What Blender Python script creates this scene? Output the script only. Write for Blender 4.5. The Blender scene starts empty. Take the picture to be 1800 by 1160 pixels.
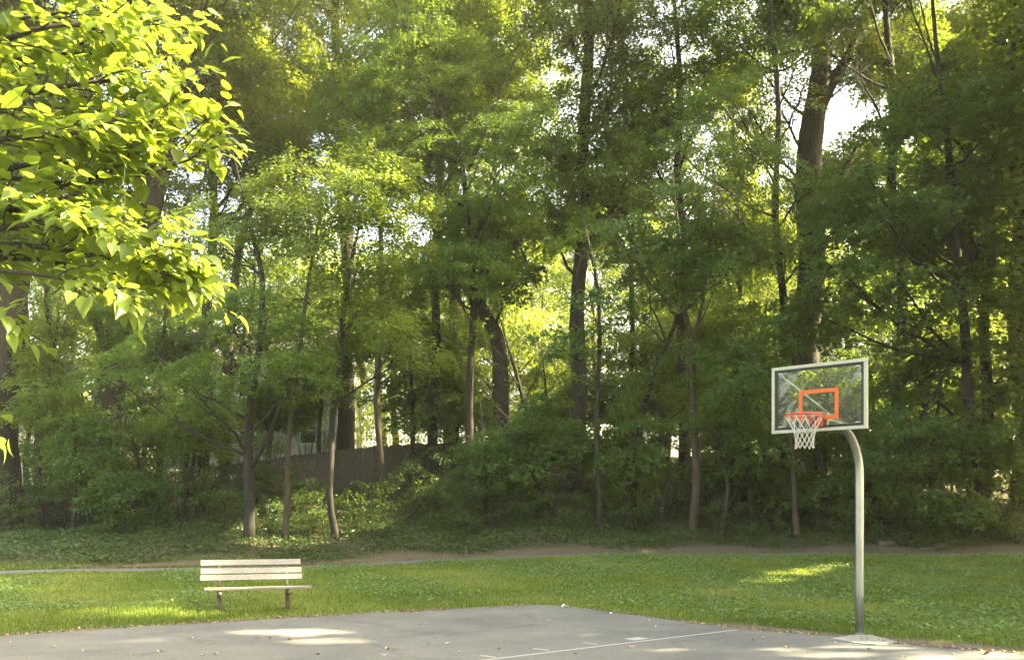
import bpy, math, random
import numpy as np
from mathutils import Vector
rng = np.random.default_rng(7)
random.seed(7)
S = bpy.context.scene
COL = S.collection
R = math.radians

# ------------------------------------------------------------------ camera, sky, sun, exposure
F = 1700.0            # focal length in photograph pixels (1800 wide)
HY = 900.0            # horizon row
CH = 1.78             # eye height
cd = bpy.data.cameras.new('camera'); cam = bpy.data.objects.new('camera', cd); COL.objects.link(cam)
cam.location = (0, 0, CH); cam.rotation_euler = (R(90), 0, 0)
cd.sensor_width = 36; cd.lens = 36 * F / 1800; cd.shift_y = (HY - 580) / 1800
cd.clip_start = 0.1; cd.clip_end = 2000
S.camera = cam

SUN_AZ, SUN_EL = 80.0, 41.0           # azimuth measured from +Y towards +X
SUN = np.array([math.cos(R(SUN_EL)) * math.sin(R(SUN_AZ)), math.cos(R(SUN_EL)) * math.cos(R(SUN_AZ)), math.sin(R(SUN_EL))])
w = bpy.data.worlds.new('World'); S.world = w; w.use_nodes = True
nt = w.node_tree; nt.nodes.clear()
sky = nt.nodes.new('ShaderNodeTexSky'); sky.sky_type = 'NISHITA'; sky.sun_disc = False
sky.sun_elevation = R(SUN_EL); sky.sun_rotation = R(SUN_AZ)
sky.air_density = 1.0; sky.dust_density = 5.0; sky.ozone_density = 0.5; sky.altitude = 0
bg = nt.nodes.new('ShaderNodeBackground'); bg.inputs[1].default_value = 0.15
wo = nt.nodes.new('ShaderNodeOutputWorld')
nt.links.new(sky.outputs[0], bg.inputs[0]); nt.links.new(bg.outputs[0], wo.inputs[0])
sl = bpy.data.lights.new('sun', 'SUN'); sl.energy = 5.0; sl.angle = R(0.6); sl.color = (1.0, 0.93, 0.80)
so = bpy.data.objects.new('sun', sl); COL.objects.link(so)
so.rotation_euler = Vector(tuple(SUN)).to_track_quat('Z', 'Y').to_euler(); so.location = (40, 5, 40)
vs = S.view_settings; vs.view_transform = 'Standard'; vs.look = 'None'; vs.gamma = 1; vs.use_curve_mapping = False
vs.exposure = 3.2
vs.use_white_balance = True; vs.white_balance_temperature = 9000; vs.white_balance_tint = 1
S.render.engine = 'CYCLES'
cy = S.cycles
cy.max_bounces = 10; cy.diffuse_bounces = 7; cy.glossy_bounces = 3; cy.transmission_bounces = 6; cy.transparent_max_bounces = 8
cy.caustics_reflective = False; cy.caustics_refractive = False
cy.use_denoising = True; cy.denoising_input_passes = 'RGB_ALBEDO_NORMAL'; cy.denoising_prefilter = 'ACCURATE'
cy.sample_clamp_indirect = 6.0

# ------------------------------------------------------------------ helpers
def sm(t):
    t = np.clip(t, 0, 1); return t * t * (3 - 2 * t)

def path_y(x):
    return np.interp(x, [-40, -22, -15, -9, -3, 3, 20, 45], [26.5, 27.5, 28.2, 30.4, 32.3, 33.0, 33.4, 33.6])

def ground_z(x, y):
    x = np.asarray(x, float); y = np.asarray(y, float)
    zl = 0.30 * sm((x + 7) / 10) * sm((y - 18.5) / 12.5)
    zl = zl + 0.02 * np.sin(x * 0.9 + 1.3) * np.sin(y * 0.7) * sm((y - 19) / 5)
    s = y - path_y(x) - 1.6
    slope = 0.23 - 0.13 * sm((-9 - x) / 11)
    b = np.where(s > 0, slope * np.minimum(s, 12) + 0.12 * np.clip(s - 12, 0, 22) + 0.01 * np.clip(s - 34, 0, 200), 0)
    n = 0.06 * np.sin(x * 1.7 + y * .6) * np.sin(y * 1.3 - x * .4) * sm(s / 2)
    return zl + b * 1.0 + n

def P(px, py, D):
    return np.array([(px - 900) / F * D, D, CH + (HY - py) / F * D])

def hit(px, py, lo=5.0):
    for D in np.arange(lo, 90, 0.05):
        p = P(px, py, D)
        if p[2] <= float(ground_z(p[0], p[1])):
            return p
    return P(px, py, 60)

def flat(px, py, z=0.0):
    D = F * (CH - z) / (py - HY); p = P(px, py, D); return p

class MB:
    """collects verts and faces, then links them as one mesh object"""
    def __init__(self): self.v = []; self.f = []; self.n = 0
    def add(self, v, f):
        v = np.asarray(v, float).reshape(-1, 3); self.v.append(v)
        self.f += [tuple(i + self.n for i in q) for q in f]; self.n += len(v)
    def box(self, c, size, ax=None):
        h = np.array(size) / 2.0
        A = np.eye(3) if ax is None else np.array(ax)
        v = [np.array(c) + sx * h[0] * A[0] + sy * h[1] * A[1] + sz * h[2] * A[2] for sz in (-1, 1) for sy in (-1, 1) for sx in (-1, 1)]
        self.add(v, [(0, 2, 3, 1), (4, 5, 7, 6), (0, 1, 5, 4), (2, 6, 7, 3), (0, 4, 6, 2), (1, 3, 7, 5)])
    def tube(self, pts, rad, n=8, cap=True, jit=0.0):
        pts = np.asarray(pts, float); m = len(pts); rad = np.broadcast_to(np.asarray(rad, float), (m,))
        T = np.gradient(pts, axis=0); T /= np.linalg.norm(T, axis=1)[:, None] + 1e-9
        u = np.array([1., 0, 0]) if abs(T[0][0]) < .9 else np.array([0, 1., 0])
        u = u - T[0] * u.dot(T[0]); u /= np.linalg.norm(u)
        a = np.linspace(0, 2 * math.pi, n, endpoint=False); V = []
        for i in range(m):
            u = u - T[i] * u.dot(T[i]); u /= np.linalg.norm(u) + 1e-9
            b = np.cross(T[i], u)
            r = rad[i] * (1 + (jit * rng.standard_normal(n) if jit else 0 * a))
            V.append(pts[i] + np.cos(a)[:, None] * u * r[:, None] + np.sin(a)[:, None] * b * r[:, None])
        f = []
        for i in range(m - 1):
            for k in range(n):
                k2 = (k + 1) % n
                f.append((i * n + k, i * n + k2, (i + 1) * n + k2, (i + 1) * n + k))
        if cap:
            f.append(tuple(range(n - 1, -1, -1))); f.append(tuple((m - 1) * n + k for k in range(n)))
        self.add(np.vstack(V), f)
    def build(self, name, m, parent=None, smooth=False, bevel=0.0, origin=(0, 0, 0)):
        me = bpy.data.meshes.new(name)
        v = np.vstack(self.v) - np.array(origin)
        me.from_pydata(v.tolist(), [], self.f); me.materials.append(m)
        if smooth: me.shade_smooth()
        o = bpy.data.objects.new(name, me); COL.objects.link(o)
        if parent is not None: o.parent = parent
        if parent is None: o.location = origin
        if bevel:
            b = o.modifiers.new('bevel', 'BEVEL'); b.width = bevel; b.segments = 2; b.limit_method = 'ANGLE'
        return o

def fast_mesh(name, V, nper, faces, m, attrs=None, parent=None):
    """V: (N*nper,3); faces: local index tuples repeated for each of the N pieces"""
    N = len(V) // nper
    me = bpy.data.meshes.new(name)
    loops = []; sizes = []
    for fc in faces: loops += list(fc); sizes.append(len(fc))
    L = np.array(loops); base = np.arange(N) * nper
    LI = (base[:, None] + L[None]).ravel().astype(np.int32)
    SZ = np.tile(np.array(sizes), N); ST = np.concatenate([[0], np.cumsum(SZ)[:-1]]).astype(np.int32)
    me.vertices.add(len(V)); me.vertices.foreach_set('co', np.ascontiguousarray(V, dtype=np.float32).ravel())
    me.loops.add(len(LI)); me.loops.foreach_set('vertex_index', LI)
    me.polygons.add(len(ST)); me.polygons.foreach_set('loop_start', ST)
    for k, a in (attrs or {}).items():
        at = me.attributes.new(k, 'FLOAT', 'POINT'); at.data.foreach_set('value', np.repeat(a, nper).astype(np.float32))
    me.update(calc_edges=True); me.materials.append(m)
    o = bpy.data.objects.new(name, me); COL.objects.link(o)
    if parent is not None: o.parent = parent
    return o

def tag(o, label=None, cat=None, group=None, kind=None):
    if label: o['label'] = label
    if cat: o['category'] = cat
    if group: o['group'] = group
    if kind: o['kind'] = kind
    return o

def empty(name, loc, label, cat, group=None):
    o = bpy.data.objects.new(name, None); COL.objects.link(o); o.location = tuple(loc); o.empty_display_size = .3
    return tag(o, label, cat, group)

def copy_tree(o, parent=None):
    c = o.copy(); COL.objects.link(c); c.parent = parent
    for ch in list(o.children): copy_tree(ch, c)
    return c

# ------------------------------------------------------------------ materials
def newmat(name):
    m = bpy.data.materials.new(name); m.use_nodes = True
    t = m.node_tree; t.nodes.clear()
    out = t.nodes.new('ShaderNodeOutputMaterial'); p = t.nodes.new('ShaderNodeBsdfPrincipled')
    t.links.new(p.outputs[0], out.inputs[0])
    return m, t, p, out

def ramp(t, stops, fac=None):
    r = t.nodes.new('ShaderNodeValToRGB'); e = r.color_ramp.elements
    while len(e) > 1: e.remove(e[0])
    e[0].position = stops[0][0]; e[0].color = (*stops[0][1], 1)
    for pos, c in stops[1:]:
        k = e.new(pos); k.color = (*c, 1)
    if fac is not None: t.links.new(fac, r.inputs[0])
    return r

def noise(t, scale, detail=4, rough=.6, vec=None, sc3=None):
    n = t.nodes.new('ShaderNodeTexNoise'); n.inputs['Scale'].default_value = scale
    n.inputs['Detail'].default_value = detail; n.inputs['Roughness'].default_value = rough
    tc = t.nodes.new('ShaderNodeTexCoord'); src = tc.outputs['Object']
    if sc3:
        mp = t.nodes.new('ShaderNodeMapping'); mp.inputs['Scale'].default_value = sc3
        t.links.new(src, mp.inputs[0]); src = mp.outputs[0]
    t.links.new(src, n.inputs['Vector'])
    return n

def bump(t, p, h, strength=.4, dist=.02):
    b = t.nodes.new('ShaderNodeBump'); b.inputs['Strength'].default_value = strength; b.inputs['Distance'].default_value = dist
    t.links.new(h, b.inputs['Height']); t.links.new(b.outputs[0], p.inputs['Normal'])

def plain(name, c1, c2, scale=8, rough=.7, metal=0, bmp=.2, sc3=None, detail=5, dist=.01):
    m, t, p, o = newmat(name)
    n = noise(t, scale, detail, .65, sc3=sc3)
    r = ramp(t, [(.32, c1), (.68, c2)], n.outputs[0]); t.links.new(r.outputs[0], p.inputs['Base Color'])
    p.inputs['Roughness'].default_value = rough; p.inputs['Metallic'].default_value = metal
    if bmp: bump(t, p, n.outputs[0], bmp, dist)
    return m

def leafmat(name, dark, mid, light, trans, tr=.42, rough=.42, spec=.4):
    m, t, p, out = newmat(name)
    a = t.nodes.new('ShaderNodeAttribute'); a.attribute_name = 'rnd'
    r = ramp(t, [(0, dark), (.5, mid), (1, light)], a.outputs['Fac'])
    t.links.new(r.outputs[0], p.inputs['Base Color']); p.inputs['Roughness'].default_value = rough
    p.inputs['Specular IOR Level'].default_value = spec
    mx = t.nodes.new('ShaderNodeMix'); mx.data_type = 'RGBA'; mx.blend_type = 'MIX'; mx.inputs[0].default_value = .75
    t.links.new(r.outputs[0], mx.inputs[6]); mx.inputs[7].default_value = (*trans, 1)
    tl = t.nodes.new('ShaderNodeBsdfTranslucent'); t.links.new(mx.outputs[2], tl.inputs[0])
    s = t.nodes.new('ShaderNodeMixShader'); s.inputs[0].default_value = tr
    t.links.new(p.outputs[0], s.inputs[1]); t.links.new(tl.outputs[0], s.inputs[2]); t.links.new(s.outputs[0], out.inputs[0])
    return m

M = {}
M['locust'] = leafmat('locust_leaf', (0.059, 0.125, 0.029), (0.087, 0.172, 0.037), (0.130, 0.214, 0.044), (0.251, 0.355, 0.040), tr=.47)
M['broad'] = leafmat('broad_leaf', (0.068, 0.130, 0.026), (0.103, 0.174, 0.036), (0.156, 0.227, 0.048), (0.303, 0.369, 0.040), tr=.47)
M['maple'] = leafmat('maple_leaf', (0.053, 0.110, 0.029), (0.079, 0.153, 0.037), (0.119, 0.195, 0.050), (0.238, 0.342, 0.040), tr=.47)
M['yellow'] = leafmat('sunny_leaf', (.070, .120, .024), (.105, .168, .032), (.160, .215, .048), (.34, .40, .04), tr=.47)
M['near'] = leafmat('catalpa_leaf', (.095, .140, .028), (.125, .180, .038), (.165, .220, .055), (.38, .48, .05), tr=.52, rough=.38)
M['shrub'] = leafmat('shrub_leaf', (0.050, 0.097, 0.029), (0.073, 0.138, 0.040), (0.112, 0.181, 0.055), (0.198, 0.276, 0.040), tr=.47)
M['ivy'] = leafmat('ivy_leaf', (.040, .075, .018), (.060, .105, .024), (.085, .130, .034), (.14, .18, .03), tr=.3)
M['grass'] = leafmat('grass_blade', (.050, .095, .016), (.135, .195, .034), (.31, .32, .105), (.26, .33, .035), tr=.4, rough=.55, spec=.25)
M['weed'] = leafmat('weed_leaf', (.060, .125, .030), (.105, .190, .050), (.170, .255, .085), (.20, .29, .05), tr=.3)

def barkmat(name, c1, c2, c3):
    m, t, p, o = newmat(name)
    n = noise(t, 17, 6, .75, sc3=(1, 1, .20)); n2 = noise(t, 1.3, 3, .5)
    r = ramp(t, [(.3, c1), (.5, c2), (.72, c3)], n.outputs[0])
    mx = t.nodes.new('ShaderNodeMix'); mx.data_type = 'RGBA'; mx.blend_type = 'MULTIPLY'; mx.inputs[0].default_value = .7
    r2 = ramp(t, [(.3, (.55, .62, .5)), (.7, (1.1, 1.05, 1))], n2.outputs[0])
    t.links.new(r.outputs[0], mx.inputs[6]); t.links.new(r2.outputs[0], mx.inputs[7]); t.links.new(mx.outputs[2], p.inputs['Base Color'])
    p.inputs['Roughness'].default_value = .9; bump(t, p, n.outputs[0], .9, .05)
    return m
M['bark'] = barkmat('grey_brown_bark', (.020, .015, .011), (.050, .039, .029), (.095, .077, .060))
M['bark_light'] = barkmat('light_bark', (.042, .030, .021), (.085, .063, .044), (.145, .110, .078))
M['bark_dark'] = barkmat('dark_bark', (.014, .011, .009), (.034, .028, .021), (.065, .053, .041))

# asphalt
m, t, p, o = newmat('asphalt')
n1 = noise(t, 240, 3, .7); n2 = noise(t, .9, 5, .6); n3 = noise(t, 5, 5, .7)
r1 = ramp(t, [(.25, (.088, .086, .082)), (.55, (.128, .126, .120)), (.8, (.20, .195, .185))], n1.outputs[0])
r2 = ramp(t, [(.3, (.82, .82, .83)), (.7, (1.12, 1.1, 1.06))], n2.outputs[0])
n3.inputs['Scale'].default_value = 26; r3 = ramp(t, [(.3, (.80, .80, .80)), (.7, (1.18, 1.18, 1.18))], n3.outputs[0])
mx = t.nodes.new('ShaderNodeMix'); mx.data_type = 'RGBA'; mx.blend_type = 'MULTIPLY'; mx.inputs[0].default_value = 1
mx2 = t.nodes.new('ShaderNodeMix'); mx2.data_type = 'RGBA'; mx2.blend_type = 'MULTIPLY'; mx2.inputs[0].default_value = 1
t.links.new(r1.outputs[0], mx.inputs[6]); t.links.new(r2.outputs[0], mx.inputs[7])
t.links.new(mx.outputs[2], mx2.inputs[6]); t.links.new(r3.outputs[0], mx2.inputs[7]); t.links.new(mx2.outputs[2], p.inputs['Base Color'])
p.inputs['Roughness'].default_value = .85; bump(t, p, n1.outputs[0], .5, .006)
vo = t.nodes.new('ShaderNodeTexVoronoi'); vo.feature = 'DISTANCE_TO_EDGE'; vo.inputs['Scale'].default_value = .33
tcx = t.nodes.new('ShaderNodeTexCoord'); nw = noise(t, 1.6, 4, .6); va = t.nodes.new('ShaderNodeVectorMath'); va.operation = 'MULTIPLY_ADD'
t.links.new(nw.outputs['Color'], va.inputs[0]); va.inputs[1].default_value = (.9, .9, 0); t.links.new(tcx.outputs['Object'], va.inputs[2]); t.links.new(va.outputs[0], vo.inputs['Vector'])
cr_ = ramp(t, [(.0, (.45, .44, .42)), (.006, (.55, .54, .53)), (.011, (1, 1, 1))], vo.outputs['Distance'])
n4 = noise(t, .55, 6, .62); r4 = ramp(t, [(.33, (.78, .78, .79)), (.5, (1, 1, .99)), (.68, (1.16, 1.14, 1.10))], n4.outputs[0])
m3 = t.nodes.new('ShaderNodeMix'); m3.data_type = 'RGBA'; m3.blend_type = 'MULTIPLY'; m3.inputs[0].default_value = 1
m4 = t.nodes.new('ShaderNodeMix'); m4.data_type = 'RGBA'; m4.blend_type = 'MULTIPLY'; m4.inputs[0].default_value = .45
t.links.new(mx2.outputs[2], m3.inputs[6]); t.links.new(r4.outputs[0], m3.inputs[7]); t.links.new(m3.outputs[2], m4.inputs[6]); t.links.new(cr_.outputs[0], m4.inputs[7]); t.links.new(m4.outputs[2], p.inputs['Base Color'])
M['asphalt'] = m
M['path'] = plain('path_asphalt', (.085, .082, .076), (.135, .13, .12), 30, .9, bmp=.3)
# worn white paint
m, t, p, o = newmat('court_paint')
n1 = noise(t, 60, 5, .75)
r1 = ramp(t, [(.30, (.16, .158, .15)), (.42, (.31, .305, .29)), (.7, (.38, .375, .36))], n1.outputs[0]); t.links.new(r1.outputs[0], p.inputs['Base Color'])
p.inputs['Roughness'].default_value = .7
M['paint'] = m
M['concrete'] = plain('concrete', (.19, .18, .155), (.28, .265, .235), 14, .9, bmp=.3)
# ground: soil and thatch under the grass, bare dirt where the attribute says so
m, t, p, o = newmat('ground_soil')
at = t.nodes.new('ShaderNodeAttribute'); at.attribute_name = 'dirt'
at2 = t.nodes.new('ShaderNodeAttribute'); at2.attribute_name = 'wood'
n1 = noise(t, 3.0, 6, .7); n2 = noise(t, 22, 5, .7)
lawn = ramp(t, [(.3, (.045, .062, .016)), (.7, (.085, .105, .028))], n2.outputs[0])
dirt = ramp(t, [(.3, (.075, .052, .034)), (.7, (.150, .108, .072))], n2.outputs[0])
floor_ = ramp(t, [(.3, (.045, .035, .022)), (.5, (.075, .062, .034)), (.75, (.14, .105, .065))], n2.outputs[0])
ad = t.nodes.new('ShaderNodeMath'); ad.operation = 'ADD'; mu = t.nodes.new('ShaderNodeMath'); mu.operation = 'MULTIPLY_ADD'
mu.inputs[1].default_value = 1.1; mu.inputs[2].default_value = -.55; t.links.new(n1.outputs[0], mu.inputs[0])
t.links.new(at.outputs['Fac'], ad.inputs[0]); t.links.new(mu.outputs[0], ad.inputs[1])
sharp = ramp(t, [(.40, (0, 0, 0)), (.60, (1, 1, 1))], ad.outputs[0])
ma = t.nodes.new('ShaderNodeMix'); ma.data_type = 'RGBA'; mb_ = t.nodes.new('ShaderNodeMix'); mb_.data_type = 'RGBA'
t.links.new(at2.outputs['Fac'], ma.inputs[0]); t.links.new(lawn.outputs[0], ma.inputs[6]); t.links.new(floor_.outputs[0], ma.inputs[7])
t.links.new(sharp.outputs[0], mb_.inputs[0]); t.links.new(ma.outputs[2], mb_.inputs[6]); t.links.new(dirt.outputs[0], mb_.inputs[7])
t.links.new(mb_.outputs[2], p.inputs['Base Color']); p.inputs['Roughness'].default_value = .95
bump(t, p, n2.outputs[0], .6, .03)
M['soil'] = m
M['slat'] = plain('weathered_white_wood', (.22, .20, .175), (.38, .355, .32), 5, .65, bmp=.15, sc3=(1, 12, 12))
M['slat_worn'] = plain('worn_seat_wood', (.15, .125, .095), (.27, .235, .19), 6, .7, bmp=.2, sc3=(1, 12, 12))
M['slat_end'] = plain('wood_end', (.26, .13, .06), (.36, .20, .10), 20, .8)
M['brown_steel'] = plain('brown_painted_steel', (.085, .045, .032), (.13, .075, .052), 25, .5, bmp=.1)
M['bolt'] = plain('zinc_bolt', (.45, .45, .45), (.6, .6, .6), 20, .4, .8, 0)
m, t, p, o = newmat('galvanised_steel')
n1 = noise(t, 9, 5, .6, sc3=(1, 1, .25)); n2 = noise(t, 70, 3, .6)
r1 = ramp(t, [(.3, (.25, .26, .255)), (.7, (.35, .36, .35))], n1.outputs[0]); t.links.new(r1.outputs[0], p.inputs['Base Color'])
rr = ramp(t, [(.3, (.27, .27, .27)), (.7, (.32, .32, .32))], n2.outputs[0]); t.links.new(rr.outputs[0], p.inputs['Roughness'])
p.inputs['Metallic'].default_value = .8
M['galv'] = m
M['board_frame'] = plain('pale_frame_paint', (.36, .355, .25), (.43, .42, .31), 6, .45, bmp=.03)
M['gasket_shade'] = plain('black_gasket_shade', (.008, .008, .008), (.016, .015, .014), 10, .6, bmp=0)  # black border: the gasket plus the shadow inside it, put into the colour
M['orange'] = plain('orange_target_paint', (.55, .085, .012), (.64, .115, .018), 30, .5, bmp=0)
M['rim'] = plain('orange_red_rim', (.50, .045, .022), (.62, .075, .035), 30, .42, bmp=.02)
M['net'] = plain('white_net_cord', (.40, .37, .31), (.54, .51, .44), 60, .85, bmp=.1)
m, t, p, o = newmat('backboard_glass')
gl = t.nodes.new('ShaderNodeBsdfGlossy'); gl.inputs['Roughness'].default_value = .03
tp = t.nodes.new('ShaderNodeBsdfTransparent'); tp.inputs[0].default_value = (.86, .93, .86, 1)
df = t.nodes.new('ShaderNodeBsdfDiffuse'); df.inputs[0].default_value = (.55, .52, .42, 1)
fr = t.nodes.new('ShaderNodeFresnel'); fr.inputs[0].default_value = 1.5
n1 = noise(t, 34, 2, .5); r1 = ramp(t, [(.60, (.045, .045, .045)), (.70, (.2, .2, .2))], n1.outputs[0])
s1 = t.nodes.new('ShaderNodeMixShader'); s2 = t.nodes.new('ShaderNodeMixShader')
t.links.new(fr.outputs[0], s1.inputs[0]); t.links.new(tp.outputs[0], s1.inputs[1]); t.links.new(gl.outputs[0], s1.inputs[2])
t.links.new(r1.outputs[0], s2.inputs[0]); t.links.new(s1.outputs[0], s2.inputs[1]); t.links.new(df.outputs[0], s2.inputs[2])
t.links.new(s2.outputs[0], o.inputs[0])
M['glass'] = m
M['fence'] = plain('grey_fence_wood', (.050, .042, .033), (.125, .108, .088), 4, .9, bmp=.4, sc3=(9, 9, .7))
M['siding'] = plain('pale_grey_siding', (.46, .46, .44), (.56, .56, .54), 3, .7, bmp=.05)
M['trim'] = plain('white_trim', (.74, .73, .70), (.80, .79, .76), 4, .6, bmp=0)
M['roof'] = plain('dark_shingle', (.06, .055, .05), (.12, .11, .10), 12, .9, bmp=.3)
M['pane'] = plain('window_pane', (.03, .035, .04), (.05, .055, .06), 2, .08, bmp=0)
M['deadleaf'] = plain('dry_leaf', (.20, .10, .045), (.36, .22, .11), 6, .8, bmp=0)
M['paleleaf'] = plain('pale_dry_leaf', (.36, .30, .19), (.5, .43, .30), 6, .8, bmp=0)
M['litter'] = leafmat('leaf_litter', (.13, .075, .04), (.24, .16, .09), (.42, .35, .24), (.3, .2, .1), tr=.1, rough=.8, spec=.2)
M['paper'] = plain('white_paper', (.66, .66, .66), (.78, .78, .78), 6, .8, bmp=0)
M['log'] = barkmat('weathered_log', (.07, .055, .04), (.12, .098, .075), (.19, .155, .12))

# ------------------------------------------------------------------ ground, court, path
COURT_PX = [(-700, 1160), (-300, 1136), (0, 1118), (200, 1105), (400, 1093), (600, 1081), (800, 1071), (905, 1065), (948, 1063.5), (990, 1066),
            (1100, 1080), (1200, 1093), (1300, 1105), (1400, 1114), (1465, 1120), (1580, 1131), (1800, 1151), (2100, 1180)]
COURT = np.array([flat(a, b)[:2] for a, b in COURT_PX])
def court_edge_y(x):
    return np.interp(x, COURT[:, 0], COURT[:, 1])
xs = np.concatenate([np.linspace(-300, -40, 14), np.arange(-38, -24, 1.0), np.arange(-24, 26.01, .22), np.arange(27, 45, 1.0), np.linspace(48, 300, 14)])
ys = np.concatenate([np.linspace(-80, 6, 12), np.arange(8, 46, .22), np.arange(46.5, 80, 1.0), np.linspace(82, 400, 14)])
GX, GY = np.meshgrid(xs, ys)
def dirt_amount(x, y):
    s = y - path_y(x)
    d = np.zeros_like(x)
    strip = np.where(x > -14, 1.0, .35 * sm((x + 24) / 8)) * np.exp(-((s - 1.9) / np.where(x < -5, .45, .75)) ** 2)     # worn strip beyond the path
    d = np.maximum(d, 0.95 * strip)
    e = y - court_edge_y(x)
    d = np.maximum(d, 1.0 * sm((x - 2.6) / 1.2) * np.exp(-((e - .38) / (.52 + .20 * np.sin(x * 2.3))) ** 2) * (x < 10))      # bare edge by the hoop
    d = np.maximum(d, .60 * np.exp(-((e) / .16) ** 2))
    for (px, py, r) in [(1430, 992, .8), (1545, 994, 1.5), (1680, 997, 1.5), (1250, 988, .9), (1010, 1000, .5), (760, 1030, .5), (1700, 1040, .5), (150, 1035, .6), (450, 1079, .9)]:
        D = F * (CH - .25) / (py - HY); cx = (px - 900) / F * D
        d = np.maximum(d, .92 * np.exp(-(((x - cx) / r) ** 2 + ((y - D) / (r * .6)) ** 2)))
    return d
def wood_amount(x, y):
    s = y - path_y(x); return sm((s - 1.6) / 1.6) * (1 - .9 * sm((s - 19) / 5))
DV = dirt_amount(GX, GY); WV = wood_amount(GX, GY); ZV = ground_z(GX, GY)
me = bpy.data.meshes.new('ground'); nx, ny = len(xs), len(ys)
V = np.stack([GX, GY, ZV], -1).reshape(-1, 3)
idx = np.arange(nx * ny).reshape(ny, nx)
Q = np.stack([idx[:-1, :-1], idx[:-1, 1:], idx[1:, 1:], idx[1:, :-1]], -1).reshape(-1, 4)
me.vertices.add(len(V)); me.vertices.foreach_set('co', V.astype(np.float32).ravel())
me.loops.add(Q.size); me.loops.foreach_set('vertex_index', Q.astype(np.int32).ravel())
me.polygons.add(len(Q)); me.polygons.foreach_set('loop_start', np.arange(0, Q.size, 4).astype(np.int32))
for k, a in (('dirt', DV), ('wood', WV)):
    at = me.attributes.new(k, 'FLOAT', 'POINT'); at.data.foreach_set('value', a.astype(np.float32).ravel())
me.update(calc_edges=True); me.materials.append(M['soil']); me.shade_smooth()
go = bpy.data.objects.new('ground', me); COL.objects.link(go); tag(go, kind='structure')

ZC = 0.016
mb = MB()
fine = []
for i in range(len(COURT) - 1):
    a, b = COURT[i], COURT[i + 1]; k = max(2, int(np.linalg.norm(b - a) / .18))
    for j in range(k):
        q = a + (b - a) * j / k; fine.append(q + rng.normal(0, .018, 2) * (1 if j else .3))
fine.append(COURT[-1]); fine = np.array(fine)
top = [(*q, ZC) for q in fine] + [(34, 2, ZC), (34, -30, ZC), (-34, -30, ZC), (-34, 2, ZC)]
n = len(top); low = [(a, b, -.05) for a, b, c in top]
mb.add(top + low, [tuple(range(n))[::-1]] + [(i, (i + 1) % n, (i + 1) % n + n, i + n) for i in range(n)])
tag(mb.build('court', M['asphalt']), kind='structure')
ZM = ZC + .004
def stripe(mb, a, b, w, z=ZM):
    a = np.array(a[:2]); b = np.array(b[:2]); d = (b - a) / np.linalg.norm(b - a); nrm = np.array([-d[1], d[0]]) * w / 2
    mb.add([(*(a - nrm), z), (*(b - nrm), z), (*(b + nrm), z), (*(a + nrm), z)], [(0, 1, 2, 3)])
mb = MB()
a = flat(850, 1160, ZC); b = flat(1297, 1106.5, ZC); d = (b - a)[:2] / np.linalg.norm((b - a)[:2])
stripe(mb, a[:2] - d * 5, b[:2], .058)
perp = np.array([-d[1], d[0]])
for px, py, L, wd in [(874, 1155.5, .17, .05), (968, 1143.4, .20, .05), (1054, 1133, .18, .05)]:
    q = flat(px, py, ZC)[:2]; e = flat(px - 20, py - 2.6, ZC)[:2]; dd = (e - q) / np.linalg.norm(e - q)
    stripe(mb, q + perp * .031, q + dd * (L + .1), wd)
q = flat(1131, 1124, ZC)[:2]; stripe(mb, q + perp * .031, q + perp * .24, .30)
tag(mb.build('court_marking', M['paint']), kind='structure')
pad = [flat(a, b, .03) for a, b in [(1462, 1121), (1500, 1115), (1530, 1115), (1578, 1127), (1540, 1132), (1500, 1129)]]
mb = MB(); n = len(pad); t0 = [(q[0], q[1], .035) for q in pad]; l0 = [(q[0], q[1], -.1) for q in pad]
mb.add(t0 + l0, [tuple(range(n))] + [(i, i + n, (i + 1) % n + n, (i + 1) % n) for i in range(n)])
tag(mb.build('concrete_pad', M['concrete'], bevel=.008), kind='structure')
# path
px_ = np.arange(-45, 46, .4); L_ = path_y(px_) - 1.15 + .06 * np.sin(px_ * 1.3); U_ = path_y(px_) + 1.15 + .07 * np.sin(px_ * .9 + 1)
mb = MB(); K = 7
rows = [np.stack([px_, L_ + (U_ - L_) * k / (K - 1), ground_z(px_, L_ + (U_ - L_) * k / (K - 1)) + .012], -1) for k in range(K)]
n = len(px_); mb.add(np.vstack(rows), [(k * n + i, k * n + i + 1, (k + 1) * n + i + 1, (k + 1) * n + i) for k in range(K - 1) for i in range(n - 1)])
tag(mb.build('path', M['path'], smooth=True), kind='structure')

# ------------------------------------------------------------------ basketball hoop
bc = np.array([4.205, 13.275, 3.355]); u = np.array([.735, -.678, 0.]); u /= np.linalg.norm(u); nf = np.array([u[1], -u[0], 0.]); up = np.array([0, 0, 1.])
AX = np.array([u, nf, up])                 # nf points to the front
BW, BH = 1.375, .932
pole_xy = np.array([5.02, 13.97])
hoop = empty('basketball_hoop', (pole_xy[0], pole_xy[1], 0), 'steel gooseneck basketball hoop with clear backboard standing at the court edge', 'basketball hoop')
HO = (pole_xy[0], pole_xy[1], 0)
def hb(mb, name, mat, parent=hoop, **k): return mb.build(name, mat, parent, origin=HO, **k)
mb = MB()
pts = [(pole_xy[0], pole_xy[1], z) for z in (0.0, .6, 1.2, 1.8, 2.25)]
end = bc - nf * .09; end = np.array([end[0], end[1], 3.06])
hd = end[:2] - pole_xy; hl = np.linalg.norm(hd); hd = hd / hl
rad = .74
for a in np.linspace(8, 90, 12):
    pts.append((*(pole_xy + hd * rad * (1 - math.cos(R(a)))), 2.32 + rad * math.sin(R(a))))
for k in (.4, .75, 1): pts.append((*(pole_xy + hd * (rad + (hl - rad) * k)), 3.06))
mb.tube(pts, .0585, 28); po = hb(mb, 'pole', M['galv'], smooth=True)
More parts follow.
